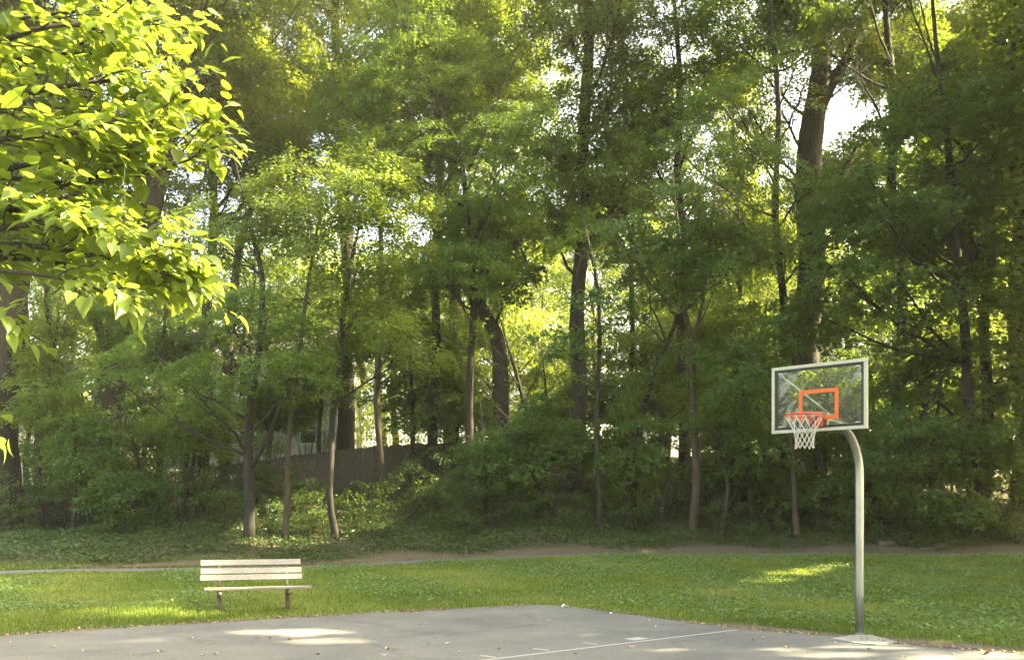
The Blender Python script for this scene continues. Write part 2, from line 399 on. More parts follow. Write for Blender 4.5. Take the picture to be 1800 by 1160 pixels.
mb = MB(); mb.tube([(pole_xy[0], pole_xy[1], .03), (pole_xy[0], pole_xy[1], .05)], .075, 24); hb(mb, 'base_collar', M['galv'])
fw, fd = .044, .05
mb = MB()
for s in (-1, 1):
    mb.box(bc + up * s * (BH / 2 - fw / 2), (BW, fd, fw), AX)
    mb.box(bc + u * s * (BW / 2 - fw / 2), (fw, fd, BH - 2 * fw), AX)
board = empty('backboard', (0, 0, 0), None, None); board.parent = hoop
for k in ('label', 'category'):
    if k in board: del board[k]
fr = hb(mb, 'frame', M['board_frame'], board, bevel=.004)
mb = MB(); iw, ih = BW - 2 * fw, BH - 2 * fw; gw = .036
for s in (-1, 1):
    mb.box(bc + nf * .004 + up * s * (ih / 2 - gw / 2), (iw, .016, gw), AX)
    mb.box(bc + nf * .004 + u * s * (iw / 2 - gw / 2), (gw, .016, ih - 2 * gw), AX)
hb(mb, 'gasket_shade', M['gasket_shade'], board)
mb = MB(); mb.box(bc, (iw - 2 * gw, .01, ih - 2 * gw), AX); hb(mb, 'glass', M['glass'], board)
mb = MB(); tw, th, ts = .575, .42, .054; tc = bc + nf * .007 + up * (3.258 - bc[2]) + u * .004
for s in (-1, 1):
    mb.box(tc + up * s * (th / 2 - ts / 2), (tw, .003, ts), AX)
    mb.box(tc + u * s * (tw / 2 - ts / 2), (ts, .003, th - 2 * ts), AX)
hb(mb, 'target_square', M['orange'], board)
for sx in (-1, 1):
    for sz in (-1, 1):
        mb = MB(); mb.box(bc + nf * .007 + u * sx * (iw / 2 - gw - .05) + up * sz * (ih / 2 - gw - .014), (.07, .008, .014), AX)
        hb(mb, 'corner_clip', M['board_frame'], board)
# braces behind the glass
anchor = bc - nf * .42; anchor = np.array([anchor[0], anchor[1], 3.13])
for s in (-1, 1):
    mb = MB(); e = bc + u * s * (BW / 2 - .10) + up * (BH / 2 - .11) - nf * .03
    mb.tube([anchor, e], .021, 12); hb(mb, 'brace', M['galv'], smooth=True)
mb = MB(); mb.box(anchor + up * -.03, (.16, .06, .1), AX); hb(mb, 'brace_bracket', M['galv'], bevel=.006); mb = MB(); mb.box(bc - nf * .05 + up * (3.06 - bc[2]), (.24, .05, .20), AX)
hb(mb, 'mounting_plate', M['galv'], bevel=.006)
# rim
rz = 3.085; rr = .243
rc = bc + nf * .415; rc[2] = rz
mb = MB(); aa = np.linspace(0, 2 * math.pi, 49)
mb.tube([rc + u * rr * math.cos(a) + nf * rr * math.sin(a) for a in aa], .0125, 10, cap=False)
for s in (-1, 1):     # support arms from the mounting box round the ring
    mb.tube([rc + u * rr * math.cos(a) + nf * rr * math.sin(a) - up * (.034 + .02 * (1 if k < 2 else 0)) for k, a in enumerate(np.linspace(-math.pi / 2 + s * .45, -math.pi / 2 + s * 1.9, 12))], .008, 8)
rm = hb(mb, 'rim', M['rim'], smooth=True)
mb = MB(); fb = bc + nf * .03; fb[2] = rz
mb.box(fb - up * .055, (.155, .03, .16), AX)
mb.box(fb + nf * .075 - up * .012, (.13, .15, .016), AX)
for s in (-1, 1): mb.box(fb + nf * .07 + u * s * .062 - up * .06, (.012, .13, .09), AX)
mb2 = hb(mb, 'mount', M['rim'], rm, bevel=.005)
# net: diamond mesh of cords, tapering
mb = MB(); NN = 12; H = [0, .10, .19, .26, .32, .38, .43]; RR = [rr, .195, .150, .128, .120, .118, .122]
def nodep(row, k):
    a = 2 * math.pi * (k + .5 * (row % 2)) / NN + .1
    return rc + (u * math.cos(a) + nf * math.sin(a)) * RR[row] - up * (H[row] + .012 + .006 * math.sin(3 * a + row))
for row in range(len(H) - 1):
    for k in range(NN):
        for dk in ((0, -1) if row % 2 == 0 else (0, 1)):
            a, b = nodep(row, k), nodep(row + 1, k + dk); mid = (a + b) / 2 - up * .006
            mb.tube([a, mid, b], .0045 if row else .005, 5, cap=False)
for k in range(NN):   # knots
    for row in range(1, len(H)):
        c = nodep(row, k); mb.box(c, (.014, .014, .014), AX)
hb(mb, 'net', M['net'], smooth=False)

# ------------------------------------------------------------------ bench
th = R(20); bu = np.array([math.cos(th), math.sin(th), 0]); bf = np.array([math.sin(th), -math.cos(th), 0])
legL, legR = flat(391, 1077), flat(506.5, 1074)
mid = (legL + legR) / 2 - np.array([.035, 0, 0]); mid[2] = 0
sep = np.linalg.norm(legR - legL) * 1.04; bu = np.array([math.cos(R(18)), math.sin(R(18)), 0]); bf = np.array([bu[1], -bu[0], 0])
bench = empty('park_bench', mid, 'weathered pale slatted park bench on two brown steel posts at the court edge', 'bench')
BX = np.array([bu, bf, up])
def bb(mb, name, mat, parent=bench, **k): return mb.build(name, mat, parent, origin=tuple(mid), **k)
SL = 1.82
for i, off in enumerate((.05, .185, .32)):
    mb = MB(); mb.box(mid + bf * off + up * (.437 + .004 * i) + bu * (.07), (SL, .118, .038), BX); bb(mb, 'seat_slat', M['slat_worn'], bevel=.006)
rec = R(13); bup = up * math.cos(rec) - bf * math.sin(rec); bn = bf * math.cos(rec) + up * math.sin(rec)
B2 = np.array([bu, bn, bup])
for i, z in enumerate((.612, .728, .876)):
    dz = z - .5; c = mid - bf * (.155 + dz * math.tan(rec) - .0) + up * z + bu * (-.02 - .008 * (i == 2))
    mb = MB(); mb.box(c, (SL - .05 - .015 * i, .036, .100), B2); s = bb(mb, 'back_slat', M['slat'], bevel=.006)
    for e in (-1, 1):
        mb = MB(); mb.box(c + bu * e * ((SL - .05 - .015 * i) / 2 + .001), (.004, .033, .096), B2)
        mb.build('end_grain', M['slat_end'], s, origin=tuple(mid))
        for q in (-.022, .022):
            mb = MB(); mb.box(c + bu * e * sep / 2 + bn * .0195 + bup * q, (.014, .006, .014), B2)
            mb.build('bolt', M['bolt'], s, origin=tuple(mid))
for e in (-1, 1):
    pb = mid + bu * e * sep / 2
    mb = MB(); mb.tube([pb - up * .1, pb + up * .30], .04, 18); mb.tube([pb + up * .30, pb + up * .385], .04, 18); bb(mb, 'post', M['brown_steel'], smooth=True)
    mb = MB(); mb.tube([pb - bf * .17 + up * .372, pb + bf * .53 + up * .372], .034, 16)
    mb.tube([pb - bf * .13 + up * .385, pb - bf * .165 + up * .5, pb - bf * (.19 + .42 * math.tan(rec) - .03) + up * .90], .027, 14)
    bb(mb, 'support_arm', M['brown_steel'], smooth=True)

# ------------------------------------------------------------------ fallen leaves and litter on the court, logs
def curl(mb, c, r, a, lift):
    k = 9; ang = np.linspace(0, 2 * math.pi, k, endpoint=False)
    rad = r * (1 + .35 * np.cos(5 * ang)) * (1 + .25 * np.cos(ang))
    v = [(c[0] + rad[i] * math.cos(ang[i] + a), c[1] + rad[i] * math.sin(ang[i] + a), c[2] + .006 + lift * (abs(math.sin(ang[i])) ** 2) * r) for i in range(k)]
    v.append((c[0], c[1], c[2] + .004)); mb.add(v, [(i, (i + 1) % k, k) for i in range(k)])
LPX = [(733, 1077, 1), (740, 1097, 0), (752, 1096, 1), (898, 1102, 0), (888, 1110, 0), (800, 1123, 0), (788, 1131, 1), (620, 1138, 0), (680, 1141, 1), (675, 1152, 1), (876, 1140, 0),
       (995, 1086, 0), (965, 1091, 1), (1035, 1089, 0), (1143, 1091, 1), (1150, 1102, 1), (1108, 1132, 0), (1111, 1137, 1), (1013, 1149, 0), (1262, 1118, 0), (1323, 1125, 0), (1340, 1120, 1),
       (1470, 1130, 1), (1384, 1138, 0), (1527, 1140, 0), (1564, 1133, 0), (1590, 1154, 1), (1678, 1150, 1), (20, 1128, 1), (95, 1137, 1), (148, 1143, 1), (48, 1155, 1), (280, 1145, 1), (324, 1107, 1),
       (357, 1151, 1), (380, 1149, 1), (340, 1121, 1), (475, 1121, 0), (510, 1124, 0), (594, 1110, 1), (700, 1100, 1), (806, 1146, 1), (560, 1150, 0), (230, 1150, 1)]
for (a, b, c) in LPX:
    q = flat(a, b, ZC); mb = MB(); curl(mb, (0, 0, 0), .018 + .02 * rng.random(), rng.random() * 6, .3 + .6 * rng.random())
    o = mb.build('fallen_leaf', M['paleleaf'] if c else M['deadleaf']); o.location = (q[0], q[1], ZC)
    if c: tag(o, 'small pale dry leaf lying on the grey asphalt court', 'leaf', 'pale dry leaves on the court')
    else: tag(o, 'small curled brown dry leaf lying on the grey asphalt court', 'leaf', 'brown dry leaves on the court')
mb = MB(); q = flat(1731, 1149, ZC); curl(mb, (0, 0, 0), .06, .4, .9); o = mb.build('fallen_leaf', M['deadleaf']); o.location = tuple(q)
tag(o, 'largest tan fallen leaf, on the sunlit court right of the hoop', 'leaf')
mb = MB(); q = flat(992, 1067, ZC); curl(mb, (0, 0, 0), .07, .2, .8); o = mb.build('paper_scrap', M['paper']); o.location = tuple(q)
tag(o, 'crumpled white paper scrap at the far corner of the court', 'litter')
mb = MB(); q = flat(1072, 1078, ZC); curl(mb, (0, 0, 0), .05, 2, .5); o = mb.build('paper_scrap', M['paper']); o.location = tuple(q)
tag(o, 'flat white paper scrap on the court edge, right of the far corner', 'litter')
def log(pxs, r, label):
    pts = [hit(a, b, 20) + up * r * .7 for a, b in pxs]; mb = MB(); pts = np.array(pts)
    mb.tube(pts - pts[0], np.linspace(r, r * .7, len(pts)), 12, jit=.06); o = mb.build('log', M['log'], smooth=True); o.location = tuple(pts[0]); tag(o, label, 'log')
log([(1545, 960), (1558, 959.5), (1573, 958)], .13, 'short thick log lying behind the path, just right of the hoop pole')
log([(1645, 966), (1665, 960), (1692, 955)], .11, 'long slanting log lying behind the path near the right edge')
log([(1618, 968), (1632, 967), (1640, 966.5)], .07, 'thin short log lying between the two bigger logs behind the path')

# ------------------------------------------------------------------ fence, house, garage
FP = [(-60, 868, 39.5), (0, 862, 40), (110, 850, 41), (220, 838, 42), (330, 827, 43), (420, 815, 43.7), (517, 801, 44.3), (588, 793, 45), (659, 785.5, 46), (735, 781, 47.3), (800, 780, 48.8), (870, 778, 50.5), (950, 775, 52.5), (1040, 773, 55)]
fence = empty('board_fence', P(517, 801, 44.3) * np.array([1, 1, 0]) + up * float(ground_z(-9.97, 44.3)), 'long weathered grey board fence running along the bank behind the trees', 'fence')
FO = tuple(fence.location)
for i in range(len(FP) - 1):
    a, b = P(*FP[i]), P(*FP[i + 1]); d = b - a; L = math.hypot(d[0], d[1]); hd2 = np.array([d[0], d[1], 0]) / L; nn = np.array([hd2[1], -hd2[0], 0])
    mb = MB(); k = int(L / .15)
    for j in range(k):
        c = a + d * (j + .5) / k; gz = float(ground_z(c[0], c[1])); h = min(c[2] - gz, 2.0) + .05; tz = c[2] + rng.normal(0, .012)
        mb.box((c[0], c[1], tz - h / 2), (L / k * .93, .022, h), np.array([hd2, nn, up]))
    mb.build('panel', M['fence'], fence, origin=FO)
    ax2 = d / np.linalg.norm(d); nup = np.cross(nn, ax2) * -1
    for dz in (.06, .95):
        mb = MB(); mb.box((a + b) / 2 - up * dz + nn * .035, (np.linalg.norm(d), .045, .09), np.array([ax2, nn, nup])); mb.build('rail', M['fence'], fence, origin=FO)
    mb = MB(); mb.box((a + b) / 2 + up * .02, (np.linalg.norm(d), .12, .03), np.array([ax2, nn, nup]))
    mb.build('cap_rail', M['fence'], fence, origin=FO)
    gz = float(ground_z(a[0], a[1])); mb = MB(); mb.box((a[0] + nn[0] * .03, a[1] + nn[1] * .03, (a[2] + .07 + gz - .2) / 2), (.11, .11, a[2] + .07 - gz + .2), np.array([hd2, nn, up]))
    mb.build('post', M['fence'], fence, origin=FO)

def house(name, label, x0, x1, y0, y1, z0, zh, rz_, wins, shutters=False):
    h = empty(name, ((x0 + x1) / 2, y0, z0), label, 'house' if name == 'house' else 'garage'); O = tuple(h.location)
    mb = MB(); k = int((zh) / .16)
    for j in range(k):      # lapped clapboards: one course above another
        zc = z0 + (j + .5) * zh / k; mb.box(((x0 + x1) / 2, (y0 + y1) / 2, zc), (x1 - x0 + .03 * (j % 2), y1 - y0 + .03 * (j % 2), zh / k))
    mb.build('wall', M['siding'] if name == 'house' else M['trim'], h, origin=O)
    mb = MB(); ym = (y0 + y1) / 2; e = .45; zt = z0 + zh
    A = [(x0 - e, y0 - e, zt), (x1 + e, y0 - e, zt), (x1 + e, ym, zt + rz_), (x0 - e, ym, zt + rz_), (x0 - e, y1 + e, zt), (x1 + e, y1 + e, zt)]
    Bv = [(a, b, c + .18) for a, b, c in A]
    mb.add(A + Bv, [(0, 3, 2, 1), (3, 4, 5, 2), (6, 7, 8, 9), (9, 8, 11, 10), (0, 1, 7, 6), (4, 10, 11, 5), (0, 6, 9, 3), (3, 9, 10, 4), (1, 2, 8, 7), (2, 5, 11, 8)])
    mb.build('roof', M['roof'], h, origin=O)
    for xg in (x0, x1):
        mb = MB(); mb.add([(xg, y0, zt), (xg, y1, zt), (xg, ym, zt + rz_)], [(0, 1, 2)]); mb.build('gable', M['siding'], h, origin=O)
    mb = MB(); mb.box(((x0 + x1) / 2, y0 - e, zt + .02), (x1 - x0 + 2 * e + .02, .05, .26)); mb.build('fascia', M['trim'], h, origin=O)
    for (wx, wz, ww, wh) in wins:
        mb = MB(); c = np.array([wx, y0 - .04, wz])
        for s in (-1, 1): mb.box(c + up * s * wh / 2, (ww + .24, .07, .12)); mb.box(c + np.array([s * ww / 2, 0, 0]), (.12, .068, wh - .12))
        mb.box(c, (ww - .12, .05, .05))
        wo_ = mb.build('window', M['trim'], h, origin=O)
        mb = MB(); mb.box(c + np.array([0, .015, 0]), (ww - .1, .02, wh - .1)); mb.build('pane', M['pane'], wo_, origin=O)
    return h
house('house', 'pale grey clapboard house glimpsed through trees behind the board fence', -20.5, -10.3, 57, 66, 4.4, 6.2, 2.6,
      [(-18.6, 6.6, 1.0, 1.6), (-15.6, 6.6, 1.0, 1.6), (-12.0, 6.6, 1.0, 1.6), (-18.6, 9.3, 1.0, 1.5), (-15.6, 9.3, 1.0, 1.5), (-12.0, 9.3, 1.0, 1.5)])
house('garage', 'low white outbuilding in the sun at far left behind the trees', -34.5, -28.9, 60, 66, 2.9, 3.2, 1.5, [(-32.5, 4.6, 1.2, 1.1)])

# ------------------------------------------------------------------ sun shafts: gaps in the leaves towards the sun
SHAFT = []
def shaft(p, r): SHAFT.append((np.array(p, float), r))
def gshaft(px, py, r, z=None):
    q = flat(px, py, ZC) if z is None else hit(px, py, 12); shaft(q, r)
for a in [(520, 1110, .46), (470, 1109, .34), (565, 1111, .36), (575, 1126, .42), (615, 1127, .32), (250, 1125, .22), (1067, 1117, .20), (1040, 1117, .12), (1167, 1142, .20), (1130, 1141, .14), (780, 1131, .13),
          (1495, 1134, .34), (1560, 1136, .26), (1470, 1149, .30), (1640, 1152, .5), (1720, 1148, .5), (1780, 1152, .5), (1600, 1140, .25), (1400, 1147, .2), (1350, 1152, .16), (1220, 1150, .14), (980, 1130, .16), (690, 1138, .14), (1290, 1119, .16), (1460, 1124, .2), (1500, 1152, .3), (1400, 1143, .22), (1560, 1150, .3), (520, 1083, .18), (440, 1087, .18), (600, 1080, .16)]: gshaft(*a)
for a in [(1310, 1040, .40), (1345, 1025, .55), (1385, 1013, .6), (1420, 1005, .5), (1455, 998, .45), (230, 1083, .50), (290, 1083, .46), (180, 1078, .40), (250, 1070, .34), (330, 1086, .3), (1575, 1062, .25), (350, 1080, .22)]: gshaft(*a, 1)
shaft(P(515, 1000, 17.4), .30)
shaft(P(590, 875, 37), 1.7); shaft(P(640, 860, 38), 1.7); shaft(P(560, 890, 36), 1.4); shaft(P(690, 840, 39.5), 1.4); shaft(P(668, 730, 42), .8); shaft(P(668, 780, 42), .7)
shaft(P(390, 110, 44), 1.9); shaft(P(490, 120, 46), 1.5); shaft(P(300, 60, 42), 1.2); shaft(P(560, 150, 49), .9); shaft(P(520, 340, 33), .8); shaft(P(620, 340, 33), .8); shaft(P(700, 390, 33), .6)
shaft(P(1150, 800, 48), .8); shaft(P(240, 760, 43), 1.2)
shaft(P(60, 120, 9.2), 3.2); shaft(P(200, 260, 9.2), 2.0); shaft(P(260, 380, 9.3), 1.2); shaft(P(330, 490, 9.2), .6)
for k in range(60): gshaft(rng.uniform(100, 1780), rng.uniform(1108, 1158), rng.uniform(.05, .16))
shaft(P(260, 90, 36), .7); shaft(P(420, 60, 36), .7); shaft(P(1600, 525, 37), .5); shaft(P(720, 265, 38), .7); shaft(P(760, 30, 38), .9)
shaft(P(1070, 330, 44), .9); shaft(P(900, 190, 38), .7)
def unlit(C, skip=2.5):
    """True for leaf centres that do not stand in one of the sun shafts"""
    keep = np.ones(len(C), bool)
    for p, r in SHAFT:
        d = C - p; t = d @ SUN; q = np.linalg.norm(d - t[:, None] * SUN, axis=1)
        keep &= ~((t > skip) & (q < r * (1 + .003 * t)))
    return keep

# ------------------------------------------------------------------ foliage
LEAF = {   # local outline (x along the leaf, y across, z fold), faces
    'diamond': (np.array([(0, 0, 0), (.45, .5, .12), (1, 0, -.05), (.45, -.5, .12)]), [(0, 2, 1), (0, 3, 2)]),
    'lance': (np.array([(0, 0, 0), (.35, .5, .1), (1, 0, -.12), (.35, -.5, .1)]), [(0, 2, 1), (0, 3, 2)]),
    'maple': (np.array([(0, 0, 0), (.12, .42, .06), (.48, .56, .02), (.50, .24, .05), (1, 0, -.1), (.50, -.24, .05), (.48, -.56, .02), (.12, -.42, .06)]), [(0, 3, 2, 1), (0, 4, 3), (0, 5, 4), (0, 7, 6, 5)]),
    'heart': (np.array([(0, 0, 0), (-.06, .26, .05), (.14, .47, .10), (.42, .46, .10), (.72, .24, .02), (1.05, 0, -.14), (.72, -.24, .02), (.42, -.46, .10), (.14, -.47, .10), (-.06, -.26, .05), (.35, 0, .0), (.7, 0, -.03)]),
              [(0, 10, 2, 1), (10, 3, 2), (10, 11, 4, 3), (11, 5, 4), (0, 9, 8, 10), (10, 8, 7), (10, 7, 6, 11), (11, 6, 5)]),
}
def norm(a): return a / (np.linalg.norm(a, axis=-1, keepdims=True) + 1e-9)
def leaves_mesh(name, C, A, N, size, width, rnd, mat, shape, parent, origin, sj=.3):
    k = len(C); base, faces = LEAF[shape]; n = len(base)
    A = norm(A); Bt = norm(np.cross(N, A)); N2 = np.cross(A, Bt)
    s = size * (1 + sj * rng.uniform(-1, 1, k)); wd = s * width
    V = C[:, None] + base[None, :, 0, None] * (A * s[:, None])[:, None] + base[None, :, 1, None] * (Bt * wd[:, None])[:, None] + base[None, :, 2, None] * (N2 * s[:, None])[:, None]
    V = V.reshape(-1, 3) - np.array(origin)
    return fast_mesh(name, V, n, faces, mat, {'rnd': np.clip(rnd, 0, 1)}, parent)

class Leaves:
    def __init__(self): self.C = []; self.A = []; self.N = []; self.r = []
    def spray(self, c, out, r, n, nj, thick=.06, droop=.25, tint=0., fans=6, tilt=.25):
        """a flat fan of twigs with leaves, c = middle, out = direction away from the stem"""
        out = np.array([out[0], out[1], 0.]); L = np.linalg.norm(out); out = out / L if L > .05 else np.array([1., 0, 0])
        side = np.array([-out[1], out[0], 0.])
        nrm = norm(np.array([out[0] * .25, out[1] * .25, 1.]) + tilt * rng.standard_normal(3) * np.array([1, 1, .2]))
        out = norm(out - nrm * out.dot(nrm)); side = np.cross(nrm, out)
        phi = np.linspace(-1.5, 1.5, fans) + rng.normal(0, .15, fans); rr = r * rng.uniform(.65, 1.15, fans)
        k = rng.integers(0, fans, n); rho = rr[k] * np.sqrt(rng.random(n)) * 1.5
        d = np.cos(phi[k])[:, None] * out + np.sin(phi[k])[:, None] * side
        lat = norm(np.cross(nrm, d))
        sg = rng.choice([-1, 1], n)
        C = c - out * r * .6 + d * rho[:, None] + lat * (sg * (.03 + .10 * r * rng.random(n)))[:, None]
        C = C + nrm * (rng.normal(0, thick, n) - droop * (rho / r) ** 2 * r * .45)[:, None]
        ang = sg * rng.uniform(.3, 1.2, n)
        A = d * np.cos(ang)[:, None] + lat * np.sin(ang)[:, None] - np.array([0, 0, .25]) + rng.normal(0, .15, (n, 3))
        N = nrm + rng.normal(0, nj, (n, 3))
        self.C.append(C); self.A.append(A); self.N.append(N)
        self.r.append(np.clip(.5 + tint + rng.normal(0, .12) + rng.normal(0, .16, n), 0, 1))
        return out, side
    def build(self, name, size, width, mat, shape, parent, origin, prune=True):
        C, A, N, r = np.vstack(self.C), np.vstack(self.A), np.vstack(self.N), np.concatenate(self.r)
        if prune:
            kp = unlit(C); C, A, N, r = C[kp], A[kp], N[kp], r[kp]
        return leaves_mesh(name, C, A, N, size, width, r, mat, shape, parent, origin)

KIND = {  # leaf mat, shape, leaf size, width, leaves per spray, spray radius, thickness, normal jitter, sprays per m2
    'locust': ('locust', 'lance', .105, .48, 360, .90, .07, .48, 1.9),
    'broad': ('broad', 'diamond', .135, .64, 230, .78, .13, .55, 2.0),
    'yellow': ('yellow', 'lance', .17, .34, 260, .80, .13, .55, 2.0),
    'maple': ('maple', 'maple', .16, .95, 130, .80, .10, .42, 2.0),
    'big': ('maple', 'maple', .20, .95, 75, .72, .07, .35, 1.0),
}
def bez(a, b, bend, n=7):
    a = np.array(a); b = np.array(b); t = np.linspace(0, 1, n)[:, None]; m_ = (a + b) / 2 + bend
    return (1 - t) ** 2 * a + 2 * t * (1 - t) * m_ + t ** 2 * b

NLEAF = 0
def tree(name, label, cat, kind, trunk, D=None, masses=(), bark='bark', group=None, dens=1.3, tint=0., flare=1.35, dy=None, extra=()):
    """trunk: photograph points (px, py, width px) from the foot up; masses: (px, py, rx, ry) leaf masses seen in the photograph"""
    global NLEAF
    base = hit(*trunk[0][:2], 20) if D is None else None
    if D is None: D = base[1]
    pts = [P(a, b, D) for a, b, c in trunk]; rad = [c / F * D / 2 for a, b, c in trunk]
    gz = float(ground_z(pts[0][0], D))
    pts = [np.array([pts[0][0] + (pts[0][0] - pts[1][0]) * .05, D, gz - .25])] + ([pts[0]] if pts[0][2] > gz + .3 else []) + pts[1:]
    flare = flare if trunk[0][2] > 24 else 1.12
    rad = [rad[0] * flare] + ([rad[0]] if len(pts) > len(trunk) else []) + rad[1:]
    pts = np.array(pts); rad = np.array(rad)
    # resample and wander a little
    t = np.concatenate([[0], np.cumsum(np.linalg.norm(np.diff(pts, axis=0), axis=1))]); n = max(12, int(t[-1] / .6)); tt = np.linspace(0, t[-1], n)
    TP = np.stack([np.interp(tt, t, pts[:, i]) for i in range(3)], -1); TR = np.interp(tt, t, rad)
    ph = rng.random(2) * 6; wob = .09
    if trunk[0][1] - trunk[-1][1] > 620 and TP[-1][2] < gz + 33:      # above the picture the tall ones go on to their tops
        e_ = TP[-1] + (TP[-1] - TP[-4]) / np.linalg.norm(TP[-1] - TP[-4]) * (gz + 33 - TP[-1][2]); k_ = 12
        TP = np.vstack([TP, [TP[-1] + (e_ - TP[-1]) * q / k_ for q in range(1, k_ + 1)]]); TR = np.concatenate([TR, TR[-1] + (.03 - TR[-1]) * np.arange(1, k_ + 1) / k_])
        for q in range(5):  # unseen leaf masses added above the picture to shade lawn and path
            zq = rng.uniform(23, 33) + gz; c_ = TP[int(np.argmin(np.abs(TP[:, 2] - zq)))]; masses = list(masses) + [(900 + (c_[0] + rng.normal(0, 1.8)) / D * F, 900 - (zq - CH) / D * F, 2.6 * F / D, 1.5 * F / D, rng.uniform(-6, 2))]
    else:
        e_ = TP[-1] + (TP[-1] - TP[-3]) * 2.0; TP = np.vstack([TP, (TP[-1] + e_) / 2, e_]); TR = np.concatenate([TR, [TR[-1] * .5, .012]])
    tt = np.arange(len(TP)) * .6
    TP[:, 0] += wob * np.sin(tt * .8 + ph[0]) * (tt > 1); TP[:, 1] += wob * 2 * np.sin(tt * .6 + ph[1]) * (tt > 1)
    TP[1:-1] = TP[1:-1] * .5 + (TP[:-2] + TP[2:]) * .25
    TR[1] = TR[1] * 1.06
    root = empty(name, (TP[0][0], TP[0][1], gz), label, cat, group); O = tuple(root.location)
    mb = MB(); mb.tube(TP, TR, 16 if TR[0] > .15 else 10, jit=.045)
    for e in extra:            # extra stems drawn in the photograph
        ep = np.array([P(a, b, D) for a, b, c in e]); er = [c / F * D / 2 for a, b, c in e]; ep = np.vstack([ep, ep[-1] + (ep[-1] - ep[-2]) * .7]); er = er + [.01]
        k = 10; q = np.linspace(0, len(e), k); mb.tube(np.stack([np.interp(q, range(len(ep)), ep[:, i]) for i in range(3)], -1), np.interp(q, range(len(ep)), er), 9, jit=.04)
    mat, shape, ls, lw, npl, sr, thk, nj, spm = KIND[kind]
    Lv = Leaves()
    masses = list(masses)
    if trunk[0][1] - trunk[-1][1] > 620:        # a tall tree: more of its own crown round the upper trunk
        for k in range(7):
            f_ = rng.uniform(.42, 1.0); j_ = f_ * (len(trunk) - 1); i_ = min(int(j_), len(trunk) - 2); fx = trunk[i_][0] + (trunk[i_ + 1][0] - trunk[i_][0]) * (j_ - i_)
            fy = max(trunk[i_][1] + (trunk[i_ + 1][1] - trunk[i_][1]) * (j_ - i_), -120); masses.append((fx + rng.choice([-1, 1]) * rng.uniform(30, 130), fy, rng.uniform(60, 95), rng.uniform(40, 60), rng.uniform(-2.5, 3.5)))
    for mi, mm in enumerate(masses):
        px, py, rx, ry = mm[:4]; dd = mm[4] if len(mm) > 4 else rng.uniform(-2.6, 1.0)
        c = P(px, py, D + dd); ax = rx / F * D; az = ry / F * D; ay = min(max(.8 * ax, .8), 2.6)
        # limb from the trunk
        hd_ = math.hypot(c[0] - pts[-1][0], c[1] - D)
        zt = c[2] - .55 * hd_ - rng.uniform(.3, 1.0); i = int(np.argmin(np.abs(TP[:, 2] - max(zt, TP[0][2] + .35 * (TP[-1][2] - TP[0][2]) * .6))))
        a = TP[i]; lr = max(min(TR[i] * .45, .09), .014)
        lp = bez(a, c, np.array([0, 0, -.12 * np.linalg.norm(c - a)]) + rng.normal(0, .15, 3)); lp[1:-1] += rng.normal(0, .05, (5, 3))
        mb.tube(lp, np.linspace(lr, lr * .35, 7), 7, cap=False)
        ns = max(3, int(math.pi * ax * az * spm * dens))
        for k in range(ns):
            v = rng.standard_normal(3); v = v / np.linalg.norm(v) * rng.uniform(.25, 1.0) ** .5
            q = c + v * np.array([ax, ay, az]); q[2] = c[2] + round((q[2] - c[2]) / .42) * .42 + rng.normal(0, .07)
            if q[2] < float(ground_z(q[0], q[1])) + .2: continue
            j = rng.integers(3, 7); st = lp[j]
            if k % 2 == 0:
                mb.tube(bez(st, q, np.array([0, 0, -.05]) + rng.normal(0, .05, 3), 4), np.linspace(lr * .3, .006, 4), 4, cap=False)
            o_, s_ = Lv.spray(q, q - TP[i], sr * rng.uniform(.75, 1.25), int(npl * rng.uniform(.7, 1.2)), nj, thk, tint=tint)
    mb.build('trunk', M[bark], root, smooth=True, origin=O)
    if Lv.C:
        cr = Lv.build('crown', ls, lw, M[mat], shape, root, O); NLEAF += len(cr.data.polygons) // 2
    return root

T = tree
T('oak_tree', 'very thick old trunk at the left edge of the photo, behind the bright foreground branches', 'tree', 'broad',
  [(-10, 842, 84), (-4, 700, 80), (4, 450, 76), (14, 150, 60), (25, -250, 40)], 40, [(60, 120, 150, 130), (140, -60, 200, 110), (-60, 300, 150, 150), (-40, 60, 150, 130)], flare=1.15)
T('tulip_tree', 'tall thick tree leaning right, second big trunk from the left edge', 'tree', 'broad',
  [(178, 835, 56), (196, 690, 48), (215, 540, 42), (282, 330, 34), (322, 110, 27), (350, -10, 24), (370, -260, 14)], 42,
  [(270, -80, 150, 90), (150, 170, 130, 110), (420, 150, 100, 90), (230, 330, 110, 80), (100, 420, 90, 70), (440, -60, 120, 80)], extra=[[(200, 640, 16), (165, 560, 13), (128, 500, 9), (80, 420, 6)]])
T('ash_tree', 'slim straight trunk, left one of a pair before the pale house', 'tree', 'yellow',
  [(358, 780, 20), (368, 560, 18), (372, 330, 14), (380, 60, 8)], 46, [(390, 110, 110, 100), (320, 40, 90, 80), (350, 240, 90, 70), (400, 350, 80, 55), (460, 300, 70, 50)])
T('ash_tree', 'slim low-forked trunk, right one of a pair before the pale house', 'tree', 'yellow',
  [(393, 780, 20), (404, 570, 17), (425, 420, 13), (475, 250, 8)], 47, [(480, 70, 100, 90), (450, 200, 100, 80), (520, 280, 80, 70)], extra=[[(397, 700, 12), (425, 620, 10), (440, 540, 8)]])
